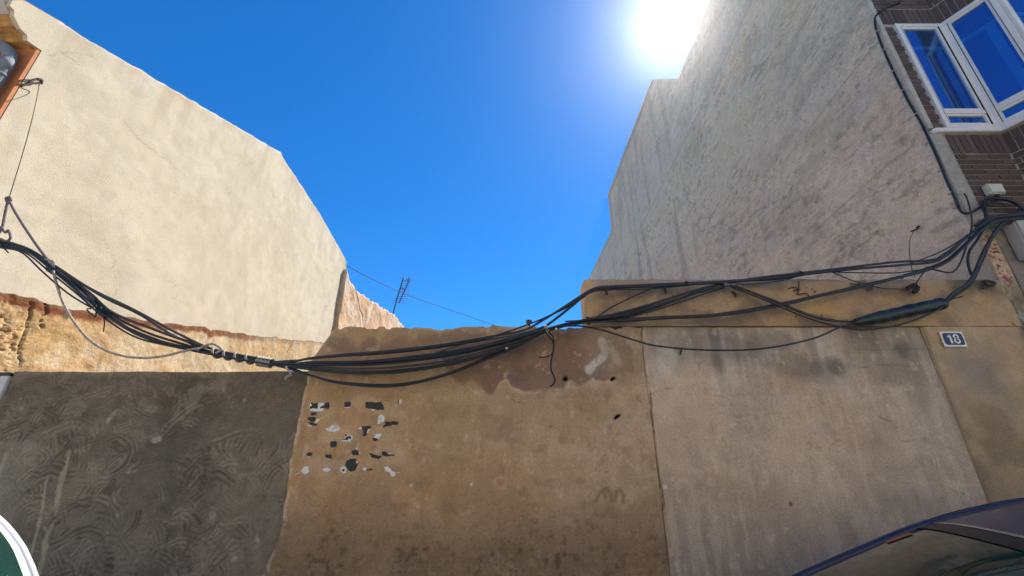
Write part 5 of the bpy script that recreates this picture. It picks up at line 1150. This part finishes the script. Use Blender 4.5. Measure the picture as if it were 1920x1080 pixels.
kid(tube('knot', [(-5.059, 3.840, 3.929), (-5.023, 3.840, 3.966), (-4.954, 3.840, 3.905), (-4.933, 3.840, 3.929), (-4.875, 3.840, 3.845), (-4.900, 3.840, 3.809), (-4.963, 3.840, 3.833), (-4.993, 3.840, 3.809)], 0.011, 'ropedark', sides=8), rope)
kid(tube('loose_loop', [(-4.290, 3.820, 3.477), (-4.232, 3.820, 3.384), (-4.138, 3.820, 3.249), (-4.037, 3.820, 3.118), (-3.890, 3.820, 2.965), (-3.715, 3.820, 2.817), (-3.540, 3.820, 2.720), (-3.358, 3.820, 2.663), (-3.168, 3.820, 2.644), (-2.990, 3.820, 2.663), (-2.820, 3.820, 2.710), (-2.710, 3.820, 2.730), (-2.637, 3.820, 2.754)], 0.0105, 'rope', sides=9, **RT), rope)
kid(tube('strand', [(-4.931, 3.830, 3.786), (-4.870, 3.830, 3.722), (-4.809, 3.830, 3.675)], 0.006, 'thin', sides=5), rope)
hk = empty('wall_hook', (-5.85, 4.1, 6.2))
tag(hk, 'bent iron hook and wire at the top corner of the cream wall', 'hook')
kid(tube('hook', [(-5.860, 3.980, 6.010), (-5.860, 4.013, 6.082), (-5.860, 4.053, 6.144), (-5.860, 4.107, 6.205), (-5.860, 4.127, 6.255), (-5.860, 4.098, 6.258), (-5.860, 4.046, 6.190), (-5.860, 4.021, 6.125)], 0.013, 'rust', sides=6), hk)
kid(tube('hook_end', [(-5.860, 4.079, 6.237), (-5.860, 4.119, 6.273), (-5.860, 4.133, 6.225)], 0.018, 'rust', sides=6), hk)
hw = [(-5.840, 4.108, 6.188), (-5.840, 4.148, 6.035)] + [(-5.396, 3.900, 5.406), (-5.303, 3.900, 4.988), (-5.232, 3.900, 4.632), (-5.177, 3.900, 4.348)]
kid(tube('wire', hw, 0.004, 'thin', sides=5), hk)
# loose wire hanging on the grey wall
lw_ = empty('hanging_wire', (4.7, 4.3, 4))
tag(lw_, 'thin slack wire hanging from two nails on the grey side wall', 'wire')
kid(tube('wire', [(4.700, 4.591, 4.371), (4.700, 4.676, 4.305), (4.700, 4.733, 4.193), (4.700, 4.772, 4.071), (4.700, 4.797, 3.944), (4.700, 4.797, 3.874)], 0.004, 'thin', sides=5), lw_)
kid(tube('nail', [(4.700, 4.622, 4.389), (4.700, 4.566, 4.377), (4.700, 4.522, 4.372)], 0.010, 'rust', sides=6), lw_)
kid(tube('nail', [(4.700, 4.543, 4.392), (4.700, 4.500, 4.387)], 0.011, 'rust', sides=6), lw_)
clampq = [(3.723, 3.920, 3.342), (3.773, 3.920, 3.369), (3.817, 3.920, 3.380), (3.818, 3.920, 3.325), (3.770, 3.920, 3.303), (3.840, 3.920, 3.358)]
cl = empty('wire_clamp', (3.5, 3.95, 3.4))
tag(cl, 'dark wire clamp fixed to the top of the ochre band', 'clamp')
kid(tube('body', clampq, 0.016, 'thin', sides=6), cl)
kid(tube('bolt', [(clampq[2][0], 3.92, clampq[2][2]), (clampq[2][0], 3.985, clampq[2][2])], 0.01, 'rust', sides=6), cl)
br = empty('iron_bracket', (4.6, 3.95, 3.4))
tag(br, 'rusted iron bracket stuck in the wall top near the corner', 'bracket')
kid(tube('bar', [(4.479, 3.930, 3.418), (4.532, 3.930, 3.424), (4.589, 3.930, 3.402), (4.544, 3.930, 3.379), (4.490, 3.930, 3.396)], 0.014, 'rust', sides=6), br)
kid(tube('bar', [(4.449, 3.930, 3.346), (4.509, 3.930, 3.368), (4.571, 3.930, 3.396)], 0.008, 'rust', sides=6), br)

# ------------------------------------------------------------------ parked cars
def lerp_tab(x, xs, ys): return float(np.interp(x, xs, ys))
RXs = [-1.32, -1.0, -0.65, -0.32, -0.05, 0.15, 0.55, 1.0, 1.35, 1.52, 1.64, 1.76, 1.86, 1.94]
RZs = [0.98, 1.13, 1.285, 1.425, 1.500, 1.535, 1.580, 1.585, 1.555, 1.515, 1.445, 1.33, 1.18, 1.00]
RYs = [0.74, 0.705, 0.665, 0.630, 0.610, 0.600, 0.59, 0.595, 0.605, 0.615, 0.63, 0.655, 0.69, 0.74]
HEAD, TAIL = -0.32, 1.52
def make_car(name, label, paint, loc, yaw, roll, sticker):
    car = empty(name, loc); car.rotation_euler = (roll, 0, yaw)
    tag(car, label, 'car', 'cars parked in front of the walls')
    def add(o, p=None): o.parent = p or car; return o
    NS = 60
    xs = np.interp(np.linspace(0, len(RXs) - 1, NS), range(len(RXs)), RXs)
    # smooth the rail tables
    zs = np.interp(xs, RXs, RZs); ys = np.interp(xs, RXs, RYs)
    for _ in range(6):
        zs[1:-1] = (zs[:-2] + 2 * zs[1:-1] + zs[2:]) / 4; ys[1:-1] = (ys[:-2] + 2 * ys[1:-1] + ys[2:]) / 4
    def railz(x): return float(np.interp(x, xs, zs))
    def raily(x): return float(np.interp(x, xs, ys))
    def shell(x, w):
        """point on the upper shell: w in -1..1 across"""
        k = 1 - abs(w) ** 2.2
        bow = -0.16 * k * float(sst(-0.1, -0.6, np.array(x))) + 0.10 * k * float(sst(1.4, 1.8, np.array(x)))
        crown = 0.055 * k
        return Vector((x + bow, raily(x) * w, railz(x) + crown))
    def patch(nm, x0, x1, w0, w1, m, nx=24, nw=16, off=0.0, th=0.0, parent=None):
        P = []
        for i in range(nx + 1):
            for j in range(nw + 1):
                x = x0 + (x1 - x0) * i / nx; w = w0 + (w1 - w0) * j / nw
                p = shell(x, w)
                if off:
                    e = 0.01
                    tx = shell(min(x + e, 1.94), w) - shell(max(x - e, -1.32), w); ty = shell(x, min(1, w + e)) - shell(x, max(-1, w - e))
                    n = tx.cross(ty); n.normalize(); p = p + n * off
                P.append(p)
        f = [(i * (nw + 1) + j, (i + 1) * (nw + 1) + j, (i + 1) * (nw + 1) + j + 1, i * (nw + 1) + j + 1) for i in range(nx) for j in range(nw)]
        return add(mesh(nm, P, f, m, None, True), parent)
    roof = patch('roof', HEAD, TAIL, -1, 1, paint, 30, 24)
    ws = patch('windscreen', -1.32, HEAD - 0.008, -0.955, 0.955, 'green_glass', 24, 24, off=-0.004)
    patch('frit_band', HEAD - 0.075, HEAD - 0.010, -0.95, 0.95, 'trim', 3, 24, off=0.0005, parent=ws)
    patch('seal', HEAD - 0.010, HEAD + 0.004, -0.955, 0.955, 'chrome', 2, 24, off=0.0025, parent=roof)
    rw = patch('rear_window', TAIL + 0.06, 1.90, -0.86, 0.86, 'green_glass', 12, 16, off=0.004)
    patch('tailgate', TAIL + 0.006, 1.94, -1, 1, paint, 16, 16)
    for s in (-1, 1):
        a = tube('pillar', [shell(x, s * 0.985) for x in np.linspace(-1.32, HEAD, 14)], 0.026, paint, sides=8, raw=True); add(a)
        r_ = tube('roof_rail', [shell(x, s * 0.997) + Vector((0, 0, -0.004)) for x in np.linspace(HEAD, 1.93, 40)], 0.020, paint, sides=8, raw=True); add(r_)
        if sticker:
            tube_s = tube('drip_trim', [shell(x, s * 1.0) + Vector((0, s * 0.018, 0.012)) for x in np.linspace(-1.3, 1.5, 50)], 0.006, 'trim', sides=6, raw=True); add(tube_s, r_)
    # side shell between belt and rail
    def belt(x): return 0.955 + 0.05 * (x + 1.3) / 3.2
    def side(x, t, s, off=0.0):
        yb = 0.83 - 0.05 * abs((x - 0.3) / 1.7) ** 3
        y = yb + (raily(x) - yb) * t + 0.035 * math.sin(math.pi * t)
        return Vector((x, s * (y + off), belt(x) + (railz(x) - belt(x)) * t))
    def belt_ok(x): return railz(x) > belt(x)
    for s in (-1, 1):
        xx = [x for x in np.linspace(-1.30, 1.93, 60)]
        P = [side(x, t, s) for x in xx for t in np.linspace(0, 1, 9)]
        f = [(i * 9 + j, (i + 1) * 9 + j, (i + 1) * 9 + j + 1, i * 9 + j + 1) for i in range(59) for j in range(8)]
        sh = add(mesh('upper_side', P, f, paint, None, True))
        def pane(nm, pts, r=0.05):
            # rounded outline in (x, t)
            out = []
            n = len(pts)
            for i in range(n):
                p0, p1, p2 = pts[i - 1], pts[i], pts[(i + 1) % n]
                for k in range(6):
                    q = k / 5; c = 0.32
                    a = (p1[0] + (p0[0] - p1[0]) * c, p1[1] + (p0[1] - p1[1]) * c); b = (p1[0] + (p2[0] - p1[0]) * c, p1[1] + (p2[1] - p1[1]) * c)
                    out.append(((1 - q) ** 2 * a[0] + 2 * q * (1 - q) * p1[0] + q * q * b[0], (1 - q) ** 2 * a[1] + 2 * q * (1 - q) * p1[1] + q * q * b[1]))
            cx = sum(p[0] for p in out) / len(out); ct = sum(p[1] for p in out) / len(out)
            def build(nm, k, off, m, par):
                V = []; R = 8
                V.append(side(cx, ct, s, off))
                for ring in range(1, R + 1):
                    for p in out:
                        q = ring / R
                        V.append(side(cx + (p[0] - cx) * q * k, ct + (p[1] - ct) * q * k, s, off))
                N_ = len(out)
                F = [(0, 1 + i, 1 + (i + 1) % N_) for i in range(N_)]
                for ring in range(R - 1):
                    b0 = 1 + ring * N_; b1 = b0 + N_
                    F += [(b0 + i, b1 + i, b1 + (i + 1) % N_, b0 + (i + 1) % N_) for i in range(N_)]
                return add(mesh(nm, V, F, m, None, True), par)
            g = build('window_seal', 1.05, 0.004, 'trim', None)
            build(nm, 1.0, 0.007, 'green_glass', g)
        pane('side_window', [(-1.02, 0.06), (-0.30, 0.86), (0.20, 0.90), (0.22, 0.05)])
        pane('side_window', [(0.30, 0.05), (0.30, 0.90), (1.00, 0.90), (1.02, 0.05)])
        pane('quarter_window', [(1.09, 0.08), (1.10, 0.90), (1.30, 0.90), (1.62, 0.30), (1.50, 0.06)])
    # lower body
    st = [(-2.12, .45, .62, .30, .52), (-2.06, .62, .74, .24, .60), (-1.85, .74, .79, .20, .74), (-1.5, .80, .84, .18, .90), (-1.3, .815, .85, .17, .96), (-0.6, .83, .87, .17, .99), (0.4, .835, .875, .17, 1.00), (1.3, .83, .87, .17, 1.01), (1.75, .80, .85, .20, 1.02), (1.95, .74, .80, .24, 1.00), (2.06, .60, .72, .30, .86), (2.09, .50, .66, .36, .70)]
    P, f = [], []
    for x, wt, wm, zb, zt in st:
        zm = zb + (zt - zb) * 0.55
        crown = 0.05 if x < -1.28 or x > 1.9 else 0.0
        half = [(0, zb), (wm * 0.8, zb), (wm * 0.97, zb + 0.06), (wm, zm), (wm * 0.99, zm + (zt - zm) * 0.6), (wt, zt), (wt * 0.8, zt + crown * 0.6), (wt * 0.4, zt + crown), (0, zt + crown * 1.1)]
        ring = half + [(-y, z) for y, z in half[-2:0:-1]]
        P += [(x, y, z) for y, z in ring]
    n = len(ring)
    for i in range(len(st) - 1):
        for k in range(n):
            f.append((i * n + k, (i + 1) * n + k, (i + 1) * n + (k + 1) % n, i * n + (k + 1) % n))
    f.append(tuple(range(n))); f.append(tuple((len(st) - 1) * n + k for k in range(n))[::-1])
    bd = add(mesh('body', P, f, paint, None, True))
    md = bd.modifiers.new('sub', 'SUBSURF'); md.levels = 2; md.render_levels = 2
    for x in (-1.32, 1.28):
        for s in (-1, 1):
            w = add(tube('wheel', [(x, s * 0.68, 0.31), (x, s * 0.70, 0.31), (x, s * 0.86, 0.31), (x, s * 0.875, 0.31)], lambda t: 0.31 if 0.1 < t < 0.9 else 0.285, 'tyre', sides=32, raw=True))
            add(tube('rim', [(x, s * 0.80, 0.31), (x, s * 0.882, 0.31)], 0.205, 'rim', sides=24, raw=True), w)
            for k in range(5):
                a = k * 1.2566
                add(tube('spoke', [(x + 0.04 * math.cos(a), s * 0.888, 0.31 + 0.04 * math.sin(a)), (x + 0.19 * math.cos(a), s * 0.884, 0.31 + 0.19 * math.sin(a))], 0.016, 'rim', sides=6, raw=True), w)
    for s in (-1, 1):
        add(box('headlight', (-2.06, s * 0.62 - 0.13, 0.62), (-1.86, s * 0.62 + 0.13, 0.74), 'lamp_clear', bev=0.03))
        add(box('tail_light', (1.88, s * 0.69 - 0.07, 0.78), (2.03, s * 0.69 + 0.07, 1.04), 'lamp_red', bev=0.03))
        mi = add(box('door_mirror', (-0.92, s * 0.97 - 0.08, 0.93), (-0.80, s * 0.97 + 0.08, 1.06), paint, bev=0.03))
        add(box('mirror_arm', (-0.88, s * 0.86 - 0.05, 0.94), (-0.82, s * 0.86 + 0.05, 0.98), 'trim', bev=0.01), mi)
        add(box('door_handle', (0.02, s * 0.872 - 0.012, 0.84), (0.20, s * 0.872 + 0.012, 0.87), paint, bev=0.008))
    add(box('front_plate', (-2.16, -0.26, 0.40), (-2.125, 0.26, 0.51), 'enamel_white', bev=0.005))
    add(box('grille', (-2.14, -0.34, 0.53), (-2.07, 0.34, 0.62), 'trim', bev=0.02))
    if sticker:
        patch('sticker', -0.57, -0.46, 0.62, 0.74, 'sticker', 3, 3, off=0.0015, parent=ws)
    return car
make_car('parked_car', 'dark navy car parked at right, roof and windscreen corner visible', 'navy', (2.64, 2.40, -0.04), math.radians(-10), math.radians(5), True)
make_car('parked_car', 'white car at the lower left corner, rounded rear quarter window showing', 'white_paint', (-4.25, 2.0, 0.0), 0.0, 0.0, False)

# ------------------------------------------------------------------ thin haze volume added to imitate lens glare round the sun
hz = box('glare_haze', (-201, -201, -1.03), (201, 201, 16.2), 'trim')
hz.data.materials.clear()
hm = bpy.data.materials.new('glare_haze_air'); hm.use_nodes = True
hn = hm.node_tree.nodes; hn.remove(hn['Principled BSDF'])
pv = hn.new('ShaderNodeVolumePrincipled'); pv.inputs['Density'].default_value = 0.00045
pv.inputs['Anisotropy'].default_value = 0.91; pv.inputs['Color'].default_value = (0.95, 0.95, 0.95, 1)
hm.node_tree.links.new(pv.outputs[0], hn['Material Output'].inputs['Volume'])
hz.data.materials.append(hm); tag(hz, kind='stuff')
